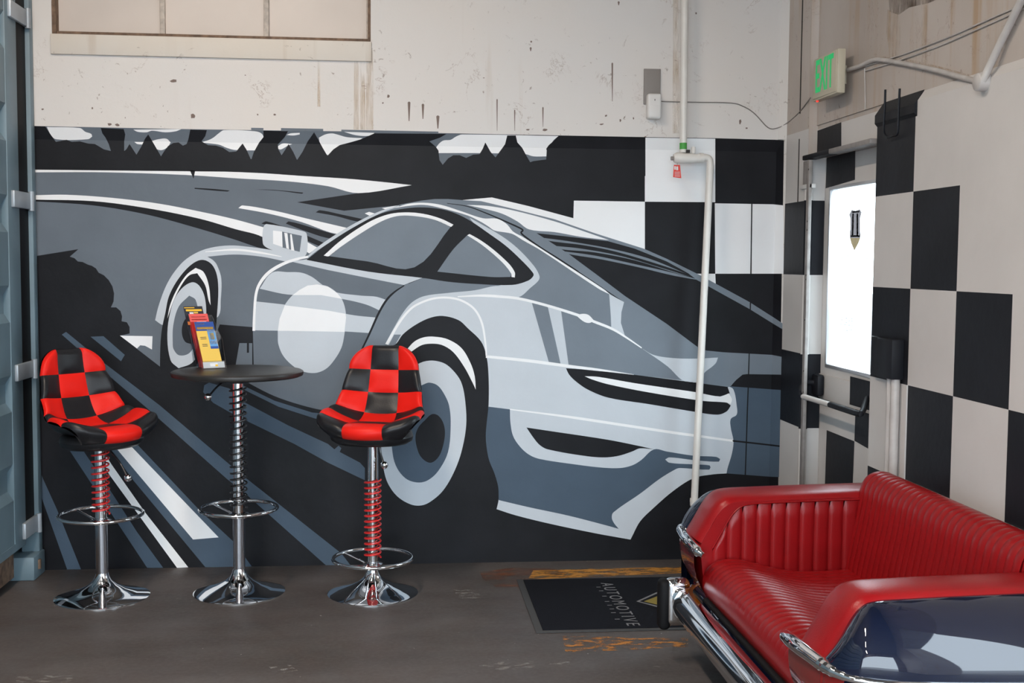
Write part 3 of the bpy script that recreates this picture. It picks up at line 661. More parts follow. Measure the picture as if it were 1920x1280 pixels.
paint('painted_quarter_panel', 7, 'mid', [(1052, 583), (1085, 594), (1110, 602), (1147, 616), (1200, 650), (1250, 685), (1281, 713), (1187, 702), (1066, 684)], sm=False)
paint('painted_pillar_end', 7, 'light', [(1142, 551), (1170, 566), (1165, 585), (1164, 605), (1172, 631), (1146, 616), (1145, 592)], sm=False)
band('painted_highlight', 8, 'white', [(911, 668), (990, 676), (1065, 686), (1130, 694), (1188, 702)], [5, 6, 5, 1])
paint('painted_tail_deck', 7, 'mid', [(1070, 479), (1115, 512), (1172, 555), (1250, 607), (1310, 652), (1325, 657), (1355, 660), (1447, 665), (1467, 669), (1466, 702), (1400, 701), (1392, 702), (1380, 712), (1370, 723), (1364, 726), (1281, 714), (1250, 685), (1200, 650), (1172, 630), (1165, 605), (1166, 585), (1171, 567), (1115, 529), (1085, 509)], sm=False)
paint('painted_tail_highlight', 8, 'light', [(1202, 652), (1225, 665), (1262, 671), (1305, 672), (1346, 670), (1342, 680), (1335, 687), (1322, 697), (1305, 717), (1280, 713), (1252, 687)])
paint('painted_tail_lamp', 8, 'black', [(1061, 690), (1090, 692), (1187, 702), (1281, 714), (1364, 725), (1368, 737), (1350, 743), (1360, 752), (1370, 760), (1362, 771), (1345, 777), (1305, 772), (1215, 757), (1140, 745), (1102, 730), (1080, 715), (1067, 702)])
paint('painted_tail_lamp_shine', 9, 'white', [(1096, 705), (1120, 706), (1190, 718), (1305, 735), (1350, 743), (1366, 737), (1372, 748), (1370, 757), (1360, 754), (1317, 751), (1215, 735), (1140, 720), (1110, 711)])
paint('painted_wall_panel', 5, 'slate', [(1364, 720), (1412, 727), (1452, 729), (1466, 730), (1463, 894), (1440, 893), (1362, 887)], sm=False)
paint('painted_shadow', 8, 'black', [(1370, 724), (1380, 712), (1392, 702), (1400, 701), (1450, 702), (1466, 702), (1466, 731), (1412, 727)], sm=False)
band('painted_seam', 8, 'black', [(1373, 826), (1410, 830), (1462, 836)], 3)
band('painted_highlight', 8, 'white', [(956, 767), (1065, 781), (1165, 796), (1265, 811), (1302, 816), (1374, 826)], [2, 5, 5, 5, 4])
paint('painted_valance', 7, 'slate', [(916, 762), (956, 767), (957, 792), (962, 817), (975, 837), (992, 852), (1012, 860), (1077, 870), (1127, 876), (1162, 877), (1185, 872), (1202, 862), (1226, 842), (1250, 846), (1302, 854), (1342, 856), (1350, 860), (1347, 865), (1300, 862), (1255, 857), (1247, 861), (1255, 867), (1300, 870), (1330, 872), (1332, 876), (1329, 880), (1275, 877), (1267, 879), (1237, 897), (1200, 925), (1150, 960), (1147, 970), (1151, 980), (1160, 991), (1135, 984), (1065, 966), (990, 950), (935, 937), (934, 912), (927, 887), (917, 862), (912, 835), (911, 810)])
paint('painted_exhaust_slot', 8, 'black', [(987, 801), (1027, 807), (1140, 824), (1200, 836), (1226, 842), (1200, 840), (1185, 846), (1160, 854), (1135, 857), (1102, 855), (1027, 842), (1012, 834), (1000, 820)])
paint('painted_mirror', 6, 'light', [(494, 426), (500, 420), (567, 433), (575, 438), (576, 470), (570, 481), (545, 482), (515, 470), (500, 464), (493, 456)])
paint('painted_mirror_glass', 7, 'white', [(512, 432), (529, 434), (530, 463), (512, 457)], sm=False)
paint('painted_mirror_glass', 7, 'grey', [(529, 434), (566, 442), (562, 472), (530, 464)], sm=False)
paint('painted_highlight', 8, 'white', [(533, 436), (539, 437), (542, 467), (537, 465)], sm=False)
paint('painted_highlight', 8, 'white', [(544, 439), (547, 439), (552, 470), (546, 469)], sm=False)
# board joints in the wall at the checkered end
band('board_joint', 10, 'black', [(1411, 262), (1409, 400), (1406, 600), (1400, 800), (1397, 890)], 2.2)
# flaked chips and runs on the wall above the mural
def chip(pts, mt='flake', lift=.0008, name='flaked_chip'):
    v = [pY(a, b, YU) + Vector((0, -lift, 0)) for a, b in pts]
    return mesh(name, v, [tuple(t) for t in tessellate_polygon([v])], M[mt], wall_back)
for x, y0, y1, w in ((767, 190, 227, 2.6), (793, 194, 223, 2.4), (821, 216, 241, 3), (1148, 117, 190, 1.6), (995, 88, 96, 2), (996, 76, 80, 2), (1160, 2, 10, 2), (932, 185, 245, 1.1), (965, 205, 245, 1.1), (1018, 200, 238, 1.3)):
    chip([(x - w, y0 + 2), (x, y0), (x + w, y0 + 2), (x + w * .3, y1), (x - w * .3, y1)])
for x, y, a, b in ((907, 146, 3, 1), (173, 203, 2, 3), (80, 205, 3, 2), (205, 233, 5, 3), (220, 234, 5, 3), (362, 218, 7, 5), (325, 152, 8, 4), (1022, 243, 6, 3), (1128, 233, 5, 2), (1136, 217, 3, 3), (1163, 226, 2, 3), (1188, 222, 1.5, 3), (460, 141, 2, 1), (1305, 25, 2, 2), (1388, 228, 3, 6), (1400, 240, 3, 2), (990, 243, 5, 2), (515, 215, 3, 2), (483, 215, 2, 2), (728, 180, 3, 4), (718, 193, 2, 2)):
    chip([(x + a * math.cos(t) * random.uniform(.5, 1.1), y + b * math.sin(t) * random.uniform(.5, 1.1)) for t in [i * math.pi / 4 for i in range(8)]])
for x0, x1, y0, y1 in ((664, 672, 84, 243), (676, 684, 84, 243), (687, 699, 90, 243), (596, 600, 112, 200), (1262, 1272, 0, 250)):
    chip([(x0, y0), (x1, y0), (x1 + 1, y1), (x0 - 1, y1)], 'rust_run', .0006, 'rust_run')
for x0, x1, y0, y1 in ((471, 494, 239.5, 243.5), (527, 606, 240, 245.5), (640, 822, 243, 247)):
    chip([(x0, y0), (x1, y0 + (x1 - x0) * .02), (x1, y1 + (x1 - x0) * .012), (x0, y1)], 'p_grey', .0012, 'paint_overrun')
# ================================================================ bar stools and bar table
def interp(tab, v):
    for i in range(len(tab) - 1):
        a, b = tab[i], tab[i + 1]
        if v <= b[0] or i == len(tab) - 2:
            t = (v - a[0]) / (b[0] - a[0])
            # smooth interpolation with neighbours
            p = tab[max(i - 1, 0)]; q = tab[min(i + 2, len(tab) - 1)]
            out = []
            for k in range(1, len(a)):
                m1 = (b[k] - p[k]) / (b[0] - p[0]) * (b[0] - a[0]); m2 = (q[k] - a[k]) / (q[0] - a[0]) * (b[0] - a[0])
                out.append((2 * t ** 3 - 3 * t * t + 1) * a[k] + (t ** 3 - 2 * t * t + t) * m1 + (-2 * t ** 3 + 3 * t * t) * b[k] + (t ** 3 - t * t) * m2)
            return out
#        v     y      z     half-width  wing
SEAT = [(0.0, .190, .386, .070, .014), (0.5, .186, .334, .140, .034), (1.0, .178, .274, .166, .046),
        (2.0, .155, .170, .190, .060), (2.7, .126, .102, .202, .070), (3.2, .092, .066, .212, .074), (4.0, .025, .046, .228, .074),
        (5.0, -.095, .054, .234, .056), (5.4, -.160, .056, .224, .038), (5.75, -.202, .042, .198, .016), (6.0, -.214, .004, .160, .002)]
def half_w(v):
    w = interp(SEAT, v)[2]
    if v < 1.0: w = .068 + .098 * max(0.0, 1 - (1 - v) ** 1.9) ** .68      # rounded head
    return w
def col_x(v): return min(.062 + .0048 * v, half_w(v) - .002)
def seat_pt(x, v, bulge=0.0, back=None):
    y, z, _w, wing = interp(SEAT, v); w = half_w(v)
    e = 0.25
    a = interp(SEAT, max(v - e, 0)); b = interp(SEAT, min(v + e, 6))
    t = Vector((0, b[0] - a[0], b[1] - a[1])).normalized()
    n = Vector((0, t.z, -t.y))                 # forward for the back, upward for the seat
    q = min(abs(x) / w, 1.0)
    fr = max(0.0, (v - 4.4) / 1.6) ** 2 * 0.070 * q * q                        # rounded front edge in plan
    s0 = (interp(SEAT, 0)[1] - z) if v < 1 else 1.0                            # distance from the top edge
    d = min(w - abs(x), s0 if v < 1 else 1.0, (6 - v) * .16)
    k = max(0.0, 1 - max(d, 0) / .030)
    h = bulge - .030 * (1 - math.sqrt(max(0.0, 1 - k * k))) if back is None else -.030 - back * min(1.0, max(d, 0) / .045)
    return Vector((x, y + fr, z)) + n * (wing * q ** 2.2 + h)
panel_mesh = {}
for r_ in range(6):
    for c_ in range(3):
        def fn(a, b, r_=r_, c_=c_):
            bb = b ** 1.8 if r_ == 0 else (1 - (1 - b) ** 1.8 if r_ == 5 else b)
            v = r_ + bb; w = half_w(v); xb = col_x(v)
            if c_ == 0: a2 = a ** 1.8; x = -w + (w - xb) * a2; ea = min(1.0, (1 - a2) * 2)
            elif c_ == 2: a2 = 1 - (1 - a) ** 1.8; x = xb + (w - xb) * a2; ea = min(1.0, a2 * 2)
            else: x = -xb + 2 * xb * a; ea = min(a, 1 - a) * 2
            eb = min(bb, 1 - bb) * 2
            if (r_ == 0 and bb < .5) or (r_ == 5 and bb > .5): eb = 1.0
            return seat_pt(x, v, 0.011 * (1 - (1 - ea) ** 3) * (1 - (1 - eb) ** 3))
        o_ = grid('panel', fn, 14, 14, M['red'] if (r_ + c_) % 2 == 0 else M['blackv'])
        panel_mesh[(r_, c_)] = o_.data; bpy.data.objects.remove(o_)
def shell_mesh():
    nu, nv = 24, 44; v = []
    for j in range(nv + 1):
        t = j / nv; w_ = 6 * (t * t * (3 - 2 * t) * .5 + t * .5)
        for i in range(nu + 1):
            v.append(seat_pt(half_w(w_) * math.sin((i / nu - .5) * math.pi), w_, back=.016))
    f = [(j * (nu + 1) + i, j * (nu + 1) + i + 1, (j + 1) * (nu + 1) + i + 1, (j + 1) * (nu + 1) + i) for j in range(nv) for i in range(nu)]
    me = bpy.data.meshes.new('seat_shell'); me.from_pydata([tuple(p) for p in v], [], f)
    me.materials.append(M['blackv'])
    for p in me.polygons: p.use_smooth = True
    return me
SHELL = shell_mesh()
BASE_PROF = [(0.0, .112), (.026, .112), (.028, .104), (.031, .094), (.040, .076), (.062, .056), (.100, .036), (.150, .019), (.196, .008), (.204, .004), (.204, 0.0), (.15, 0.0), (0.0, 0.0)]
def helix(name, r, z0, z1, turns, wire, mt, parent):
    n = int(turns * 16)
    return tube(name, [(r * math.cos(2 * math.pi * turns * i / n), r * math.sin(2 * math.pi * turns * i / n), z0 + (z1 - z0) * i / n) for i in range(n + 1)], wire, mt, parent, n=6)
def ring(name, R, r, z, mt, parent, n=48):
    return tube(name, [(R * math.cos(2 * math.pi * i / n), R * math.sin(2 * math.pi * i / n), z) for i in range(n)], r, mt, parent, n=8, closed=True)
def footrest(parent, z, R):
    f_ = ring('footrest_ring', R, .0085, z, M['chrome'], parent)
    lathe('collar', [(.028, -.012), (.044, -.010), (.045, .006), (.030, .010)], M['chrome'], f_, n=24, loc=(0, 0, z - .03))
    for k, a in enumerate((3.9, 5.2, 2.45)):
        tube('footrest_spoke', [(math.cos(a) * .040, math.sin(a) * .040, z - .03), (math.cos(a) * R * .96, math.sin(a) * R * .96, z - .002)], .007, M['chrome'], f_, n=6, flat=(1.0, .55))
    return f_
def lever(parent, ang, z, L_, drop):
    c, s = math.cos(ang), math.sin(ang)
    l_ = tube('lever', [(c * .02, s * .02, z), (c * .05, s * .05, z), (c * L_ * .7, s * L_ * .7, z - drop * .45), (c * L_, s * L_, z - drop)], .0045, M['blackcoil'], parent, n=6, smooth_path=4)
    lathe('lever_knob', [(0, -.017), (.010, -.014), (.0165, -.004), (.016, .006), (.010, .014), (0, .017)], M['chrome'], l_, n=16, loc=(c * L_, s * L_, z - drop))
    return l_
def stool(loc, rz, zseat, coil, zring, sleeve_top, lev, label):
    root = empty('bar_stool', loc)
    tag(root, label, 'bar stool', 'checkered bar stools by the round table')
    lathe('base', BASE_PROF, M['chrome'], root, n=56)
    lathe('sleeve', [(0, .10), (.0265, .10), (.0265, sleeve_top), (.0285, sleeve_top), (.0285, sleeve_top + .012), (0, sleeve_top + .012)], M['satin'], root, n=28)
    lathe('gas_lift_post', [(0, sleeve_top), (.024, sleeve_top), (.024, zseat + .004), (0, zseat + .004)], M['chrome'], root, n=28)
    helix('coil_spring', .036, coil[0], coil[1], coil[2], .0042, M['redcoil'], root)
    footrest(root, zring, .178)
    lever(root, lev[0], zseat - .012, lev[1], lev[2])
    plate = box('mounting_plate', (-.08, -.08, zseat - .004), (.08, .08, zseat + .016), M['blackv'], root)
    sh = link('seat_shell', SHELL, root); sh.location = (-.022 * math.sin(rz), .022 * math.cos(rz), zseat + .030); sh.rotation_euler = (0, 0, rz)
    pan = lathe('seat_pan', [(0, -.052), (.55, -.052), (.86, -.044), (.98, -.026), (1.0, -.004), (.96, .022), (.80, .034), (0, .034)], M['blackv'], root, n=48, sharp=80)
    pan.data.transform(Matrix.Diagonal((.188, .158, .8, 1)))
    pan.location = (.016 * math.sin(rz), -.016 * math.cos(rz), zseat + .032); pan.rotation_euler = (0, 0, rz)
    for k, me in panel_mesh.items():
        o_ = link('panel', me, sh)
    return root
s1 = pZ(192, 1119, 0); s2 = pZ(699, 1112, 0); t0 = pZ(449, 1110, 0)
stool((s1.x, s1.y, 0), math.radians(50), .682, (.375, .690, 11.5), .372, .345, (-0.60, .170, .118), 'red and black checkered bucket stool turned towards the table, beside the blue container')
stool((s2.x, s2.y, 0), math.radians(-15), .694, (.165, .520, 14), .162, .135, (-.9, .085, .085), 'red and black checkered bucket stool in front of the painted rear wheel')
tb = empty('bar_table', (t0.x, t0.y, 0)); tag(tb, 'round black bar table with a chrome post and black coil spring between two stools', 'table')
lathe('base', BASE_PROF, M['chrome'], tb, n=56)
lathe('sleeve', [(0, .10), (.0265, .10), (.0265, .350), (.0285, .350), (.0285, .362), (0, .362)], M['satin'], tb, n=28)
ZTB = 1.005
lathe('gas_lift_post', [(0, .35), (.024, .35), (.024, ZTB - .02), (0, ZTB - .02)], M['chrome'], tb, n=28)
helix('coil_spring', .036, .385, .930, 19, .0042, M['blackcoil'], tb)
footrest(tb, .385, .170)
lever(tb, -2.45, ZTB - .03, .15, .075)
tt = lathe('table_top', [(0, -.004), (.12, -.006), (.275, -.006), (.288, 0.0), (.291, .009), (.289, .017), (.282, .021), (.270, .0235), (0, .0235)], M['tabletop'], tb, n=72, loc=(0, 0, ZTB - .018), sharp=35)
lathe('top_mount', [(0, -.03), (.05, -.03), (.09, -.012), (.09, 0), (0, 0)], M['blackcoil'], tb, n=24, loc=(0, 0, ZTB - .022))

# ---- brochure holder with brochures, leaning back, turned a little to the left
ZTT = ZTB + .0055
hb = pZ(402, 691, ZTT)
def shear(lean, tilt):
    mm = Matrix.Identity(4); mm[1][2] = math.tan(-lean); mm[0][2] = math.tan(tilt); return mm
def hold_mw(yoff, zoff, lean, tilt=0.0, xoff=0.0):
    return Matrix.Translation((hb.x, hb.y, ZTT)) @ Matrix.Rotation(math.radians(30), 4, 'Z') @ Matrix.Translation((xoff, yoff, zoff)) @ shear(lean, tilt)
LEAN = math.radians(-12)
hold = empty('brochure_holder', (hb.x, hb.y, ZTT)); tag(hold, 'clear acrylic brochure holder standing on the round black table', 'brochure holder')
HI = hold.matrix_world.inverted() if False else Matrix.Translation((-hb.x, -hb.y, -ZTT))
def hbox(name, a, b, mw, mt, parent, inv=None):
    o_ = box(name, a, b, mt, parent); o_.data.transform(mw)
    if inv is not None: o_.data.transform(inv)
    return o_
hm = hold_mw(0, 0.0008, LEAN, math.radians(-3))
hbox('back_panel', (-.055, .1025, 0), (.055, .105, .235), hm, M['acrylic'], hold, HI)
hbox('front_panel', (-.055, 0, 0), (.055, .0025, .035), hm, M['acrylic'], hold, HI)
def side(x):
    pts = [(x, 0, 0), (x, .105, 0), (x, .105, .235), (x, .090, .235), (x, .0, .125)]
    o_ = prism('side_panel', pts, (.0025, 0, 0), M['acrylic'], hold); o_.data.transform(hm); o_.data.transform(HI)
side(-.0575); side(.055)
hbox('bottom_panel', (-.055, 0, 0), (.055, .105, .0025), hm, M['acrylic'], hold, HI)
hbox('logo_plate', (-.050, -.0012, .003), (.050, 0, .030), hm, M['b_grey'], hold, HI)
hbox('logo_mark', (-.018, -.002, .010), (.018, -.0012, .024), hm, M['b_white'], hold, HI)
hbox('logo_mark', (.006, -.0024, .010), (.018, -.0018, .018), hm, M['b_gold'], hold, HI)
def brochure(label, yo, zo, h, cover, parts, tilt, xo=0.0, w=.044):
    mw = hold_mw(0, 0.0008, LEAN) @ Matrix.Translation((xo, yo, zo)) @ shear(0, tilt)
    base = mw @ Vector((0, 0, 0)); r_ = empty('brochure', base); tag(r_, label, 'brochure', 'brochures in the clear holder')
    inv = Matrix.Translation(-base)
    hbox('cover', (-w, 0, 0), (w, .003, h), mw, M[cover], r_, inv)
    for nm, x0, x1, z0, z1, mt_ in parts: hbox(nm, (x0, -.0006, z0), (x1, 0, z1), mw, M[mt_], r_, inv)
brochure('dark blue and yellow car-care brochure at the front of the clear holder', .006, .004, .205, 'b_yellow',
    [('title_band', -.044, .044, .165, .205, 'b_blue'), ('title', -.040, .000, .194, .198, 'b_gold'), ('title', -.038, .038, .172, .182, 'b_gold'), ('product_can', .006, .043, .095, .170, 'b_lblue'), ('can_label', .014, .034, .125, .155, 'b_yellow'), ('can_lid', .006, .043, .158, .170, 'b_white'), ('can_logo', .008, .042, .105, .120, 'b_white'), ('can_base', .006, .043, .084, .095, 'b_blue'),
     ('print_line', -.032, -.004, .135, .1375, 'b_black'), ('print_line', -.032, -.004, .128, .1305, 'b_black'), ('print_line', -.030, -.006, .103, .1055, 'b_black'), ('print_line', -.030, -.006, .096, .0985, 'b_black')], math.radians(-8))
brochure('red and white brochure standing behind the yellow brochure', .034, .004, .240, 'b_dred',
    [('title_band', -.044, .044, .205, .240, 'b_red'), ('title', -.034, .032, .224, .229, 'b_dred'), ('title', -.036, .036, .212, .217, 'b_dred'), ('white_arc', -.014, .030, .198, .205, 'b_white')], math.radians(-9), -.004)
brochure('dark red brochure with an orange corner leaning at the left of the holder', .058, .004, .205, 'b_dred', [('corner_title', -.044, .0, .190, .205, 'b_orange')], math.radians(-8), -.012, .036)
brochure('tall black brochure with yellow title at the back of the clear holder', .085, .004, .272, 'b_black',
    [('title', -.042, .006, .264, .268, 'b_gold'), ('title', -.036, .038, .250, .259, 'b_gold'), ('logo', -.022, -.004, .236, .246, 'b_white'), ('logo', -.002, .018, .240, .247, 'b_yellow')], math.radians(-8), -.006)

# ================================================================ door mat and floor paint
mx0, my0, my1 = .556, 4.632, 5.432
dm = empty('door_mat', (mx0, my0, 0)); tag(dm, 'black doormat with worn grey lettering and a gold crest, in front of the sofa', 'doormat')
MI = Matrix.Translation((-mx0, -my0, 0))
def mbox(name, a, b, mt, bev=0):
    o_ = box(name, a, b, mt, dm, bev); o_.data.transform(MI); return o_
mbox('rubber_edge', (mx0, my0, .0005), (mx0 + 1.30, my1, .005), M['mat_edge'], .002)
mbox('pile', (mx0 + .03, my0 + .022, .004), (mx0 + 1.27, my1 - .022, .009), M['mat'], .002)
# lettering reads from the right-hand side: its baseline runs towards the viewer
def mtext(nm, s, size, px, py, mt, sx=1.0, space=1.0):
    c = pZ(px, py, .0093)
    mw = frame_mw(c, (0, -1, 0), (1, 0, 0)); o_ = text(nm, s, size, mw, M[mt], dm, .0002, sx, space); o_.data.transform(MI)
mtext('lettering', 'AUTOMOTIVE', .080, 1160, 1130, 'mat_grey', 1.02, 1.35)
for k, (px, py) in enumerate(((1122, 1100), (1127, 1107), (1133, 1117), (1138, 1127), (1143, 1134), (1147, 1141), (1150, 1148), (1157, 1160))):
    c = pZ(px, py, .0093); o_ = mesh('small_letter', [(c.x - .010, c.y - .005, c.z), (c.x + .010, c.y - .006, c.z), (c.x + .010, c.y + .003, c.z), (c.x - .010, c.y + .002, c.z)], [(0, 1, 2, 3)], M['mat_grey'], dm); o_.data.transform(MI)
def mpoly(nm, pts, mt, z):
    v = [pZ(a, b, z) for a, b in pts]; o_ = mesh(nm, v, [tuple(t) for t in tessellate_polygon([v])], M[mt], dm); o_.data.transform(MI)
mpoly('crest_border', [(1193, 1127), (1235, 1108), (1260, 1104), (1300, 1104), (1300, 1148), (1252, 1143)], 'mat_grey', .0092)
mpoly('crest_field', [(1199, 1127), (1237, 1110), (1262, 1106), (1300, 1106), (1300, 1145), (1253, 1140)], 'mat', .0095)
mpoly('crest_gold', [(1207, 1127), (1233, 1117), (1248, 1133), (1244, 1136)], 'mat_gold', .0098)
mpoly('crest_gold', [(1235, 1116), (1244, 1111), (1262, 1118), (1275, 1140), (1253, 1138), (1252, 1133)], 'mat_gold', .0098)

FLO = bpy.data.objects['floor']
def fpaint(nm, pts, mt, z=.0008):
    v = [pZ(a, b, z) for a, b in pts]; return mesh(nm, v, [tuple(t) for t in tessellate_polygon([v])], M[mt], FLO)
fpaint('painted_line', [(1000, 1069), (1100, 1066), (1300, 1062), (1400, 1060), (1400, 1072), (1300, 1073), (1040, 1084), (990, 1086)], 'yellow')
fpaint('rust_stain', [(900, 1072), (960, 1064), (1040, 1066), (1060, 1075), (1010, 1088), (975, 1108), (930, 1100), (905, 1085)], 'rustfloor', .0005)
fpaint('painted_line', [(1055, 1192), (1120, 1192), (1200, 1196), (1290, 1194), (1290, 1212), (1180, 1218), (1060, 1222)], 'orange')
fpaint('paint_scuff', [(896, 1242), (930, 1240), (1000, 1238), (1005, 1252), (940, 1256), (900, 1250)], 'whitescuff')
fpaint('paint_scuff', [(850, 1104), (890, 1106), (910, 1122), (860, 1122)], 'whitescuff')
fpaint('paint_scuff', [(30, 1268), (120, 1262), (160, 1270), (120, 1280), (30, 1280)], 'whitescuff')
fpaint('paint_scuff', [(1030, 1240), (1068, 1240), (1068, 1246), (1030, 1246)], 'whitescuff')
fpaint('paint_scuff', [(505, 1250), (545, 1246), (560, 1258), (520, 1266)], 'whitescuff')
for x0, x1, y in ((880, 905, 1055), (1085, 1120, 1051), (930, 950, 1054.5), (470, 520, 1061), (560, 575, 1060), (100, 180, 1066), (700, 730, 1058)):
    chipv = [pZ(x0, y, .0), pZ(x1, y - .3, .0), pZ(x1 - 3, y + 1.4, .0), pZ(x0 + 2, y + 1.6, .0)]
    mesh('paint_drip', [(p.x, min(p.y, D - .004), .0012) for p in chipv], [(0, 1, 2, 3)], M['whitescuff'], FLO)
# ================================================================ sofa made from the tail of a classic car
def adopt(root, objs=None):
    inv = Matrix.Translation(-Vector(root.location))
    for o_ in root.children: o_.matrix_parent_inverse = inv
SY = 3.595                                    # middle of the sofa along the wall
sofa = empty('car_trunk_sofa', (1.46, SY, 0)); tag(sofa, 'red leather sofa built from the navy tail of a classic car, with chrome bumper', 'sofa')
def mir(p, far): return (p[0], 2 * SY - p[1], p[2]) if far else tuple(p)
def fixn(o_):
    bm = bmesh.new(); bm.from_mesh(o_.data); bmesh.ops.recalc_face_normals(bm, faces=bm.faces); bm.to_mesh(o_.data); bm.free(); return o_
T = [(1.085, .490), (1.118, .548), (1.150, .604), (1.180, .636), (1.220, .650), (1.32, .655), (1.50, .660), (1.70, .664), (1.885, .668)]
TP = [Vector((p.x, 0, p.y)) for p in catmull([(a, b, 0) for a, b in T], 6)]
def rim_z(x):
    for a, b in zip(TP, TP[1:]):
        if a.x <= x <= b.x: return a.z + (b.z - a.z) * (x - a.x) / max(b.x - a.x, 1e-6)
    return TP[0].z if x < TP[0].x else TP[-1].z
def path_n(i):
    t = (TP[min(i + 1, len(TP) - 1)] - TP[max(i - 1, 0)]).normalized(); return Vector((-t.z, 0, t.x))
BR = catmull([(1.076, 2.86, .482), (1.086, 2.80, .480), (1.112, 2.755, .478), (1.165, 2.726, .476), (1.30, 2.703, .472), (1.60, 2.690, .468), (1.90, 2.685, .464)], 8)
def br(s):
    f_ = s * (len(BR) - 1); k = min(int(f_), len(BR) - 2); return BR[k].lerp(BR[k + 1], f_ - k)
for far in (False, True):
    arm = prism('arm_core', [mir((p.x + .012, 2.875, p.z - .02), far) for p in TP] + [mir((1.885, 2.875, .14), far), mir((1.14, 2.875, .14), far), mir((1.105, 2.875, .40), far)], (0, -.175 if far else .175, 0), M['sofa'], sofa)
    sec = [(3.050, -.034), (3.048, -.024), (3.036, -.010), (3.020, -.002), (3.0, .001), (2.94, .004), (2.885, .001), (2.866, -.006), (2.858, -.018)]
    m_ = len(TP)
    v = []
    for i in range(m_):
        n = path_n(i)
        for yy, h in sec: v.append(mir(Vector((TP[i].x, yy, TP[i].z)) + n * h, far))
    k = len(sec)
    f = [(i * k + j, i * k + j + 1, (i + 1) * k + j + 1, (i + 1) * k + j) for i in range(m_ - 1) for j in range(k - 1)]
    fixn(mesh('arm_rim', v, f, M['sofa'], sofa, True))
    # piping seam below the rim
    def inner_z(x): return rim_z(max(x - .062, 1.05)) - .030 if x > 1.135 else .355
    tube('piping', [mir((x, 3.054, rim_z(x - .058) - .026), far) for x in [1.143 + .0125 * q for q in range(46)]], .0032, M['sofa'], sofa, n=6)
    fixn(mesh('arm_facing', [mir((TP[i].x + path_n(i).x * h, 3.0495, max(TP[i].z + path_n(i).z * h, .36)), far) for i in range(m_) for h in (-.03, -.12)], [(2 * i, 2 * i + 1, 2 * i + 3, 2 * i + 2) for i in range(m_ - 1)], M['sofa'], sofa))
    # navy upper wing
    def wing(a, b, far=far):
        i = a * (m_ - 1); k0 = min(int(i), m_ - 2); p = TP[k0].lerp(TP[k0 + 1], i - k0); n = path_n(k0)
        P = Vector((p.x, 2.862, p.z)) + n * -.012; B = br(a)
        C1 = Vector((P.x, P.y - .055 * min(1, (a * 2.4) ** 1.5), P.z + .010)); C2 = Vector((B.x, B.y - .020 * min(1, (a * 2.4) ** 1.5), B.z + (P.z - B.z) * .55))
        t = b; q = P * (1 - t) ** 3 + C1 * (3 * t * (1 - t) ** 2) + C2 * (3 * t * t * (1 - t)) + B * t ** 3
        return mir(q, far)
    fixn(grid('wing', wing, 64, 16, M['navy'], sofa))
    def lower(a, b, far=far):
        B = br(.24 + a * .76); z = B.z - .008 - b * (B.z - .13)
        return mir((B.x, B.y + .012 + .045 * b * b - .018 * math.sin(b * math.pi), z), far)
    fixn(grid('side_panel', lower, 30, 12, M['navy'], sofa))
    # tail lamp under the chrome brow, wrapping round the corner
    LP = [Vector((1.072, 3.075, .474)), Vector((1.072, 2.98, .474))] + [br(s) for s in (0, .06, .12, .18, .24, .30)]
    LPc = catmull(LP, 4)
    def lens(z0, z1, bul):
        def fn(a, b, far=far):
            f_ = a * (len(LPc) - 1); k0 = min(int(f_), len(LPc) - 2); p = LPc[k0].lerp(LPc[k0 + 1], f_ - k0)
            t = (LPc[min(k0 + 1, len(LPc) - 1)] - LPc[max(k0 - 1, 0)]); t.z = 0; t.normalize(); n = Vector((-t.y, t.x, 0)) * -1
            if n.x > 0 and k0 < 6: n = -n
            zz = z0 + (z1 - z0) * b; bb = (zz - .29) / (.47 - .29)
            taper = .045 * (1 - bb) ** 1.6
            return mir(Vector((p.x, p.y, zz)) + n * (bul * math.sin(min(max(bb, 0), 1) * math.pi) - taper), far)
        return fn
    fixn(grid('tail_lamp', lens(.345, .470, .012), 26, 10, M['lens_red'], sofa))
    fixn(grid('turn_lamp', lens(.290, .345, .012), 26, 6, M['lens_amber'], sofa))
    br_pts = [mir(p, far) for p in [(1.088, 3.140, .458), (1.070, 3.10, .470), (1.062, 3.0, .482)] + [tuple(br(s)) for s in (0.0, .08, .16, .25, .4, .6, .8, 1.0)]]
    tube('chrome_brow', br_pts, [.011, .019, .020, .019, .017, .015, .012, .010, .009, .009, .009], M['chrome'], sofa, n=12, smooth_path=5)
    # padded channels on the inner face
    xs = [1.143 + .0545 * i for i in range(11)]
    for i in range(10):
        def chan(a, b, i=i, far=far):
            x = xs[i] + (xs[i + 1] - xs[i]) * a
            zt = rim_z(x - .060) - .030; z = .355 + (zt - .355) * b
            e = min(a, 1 - a) * 2; e2 = min(1, (1 - b) * 8)
            return mir((x, 3.050 + .0085 * (1 - (1 - e) ** 4) * (1 - (1 - e2) ** 3), z), far)
        fixn(grid('arm_channel', chan, 8, 10, M['sofa'], sofa))
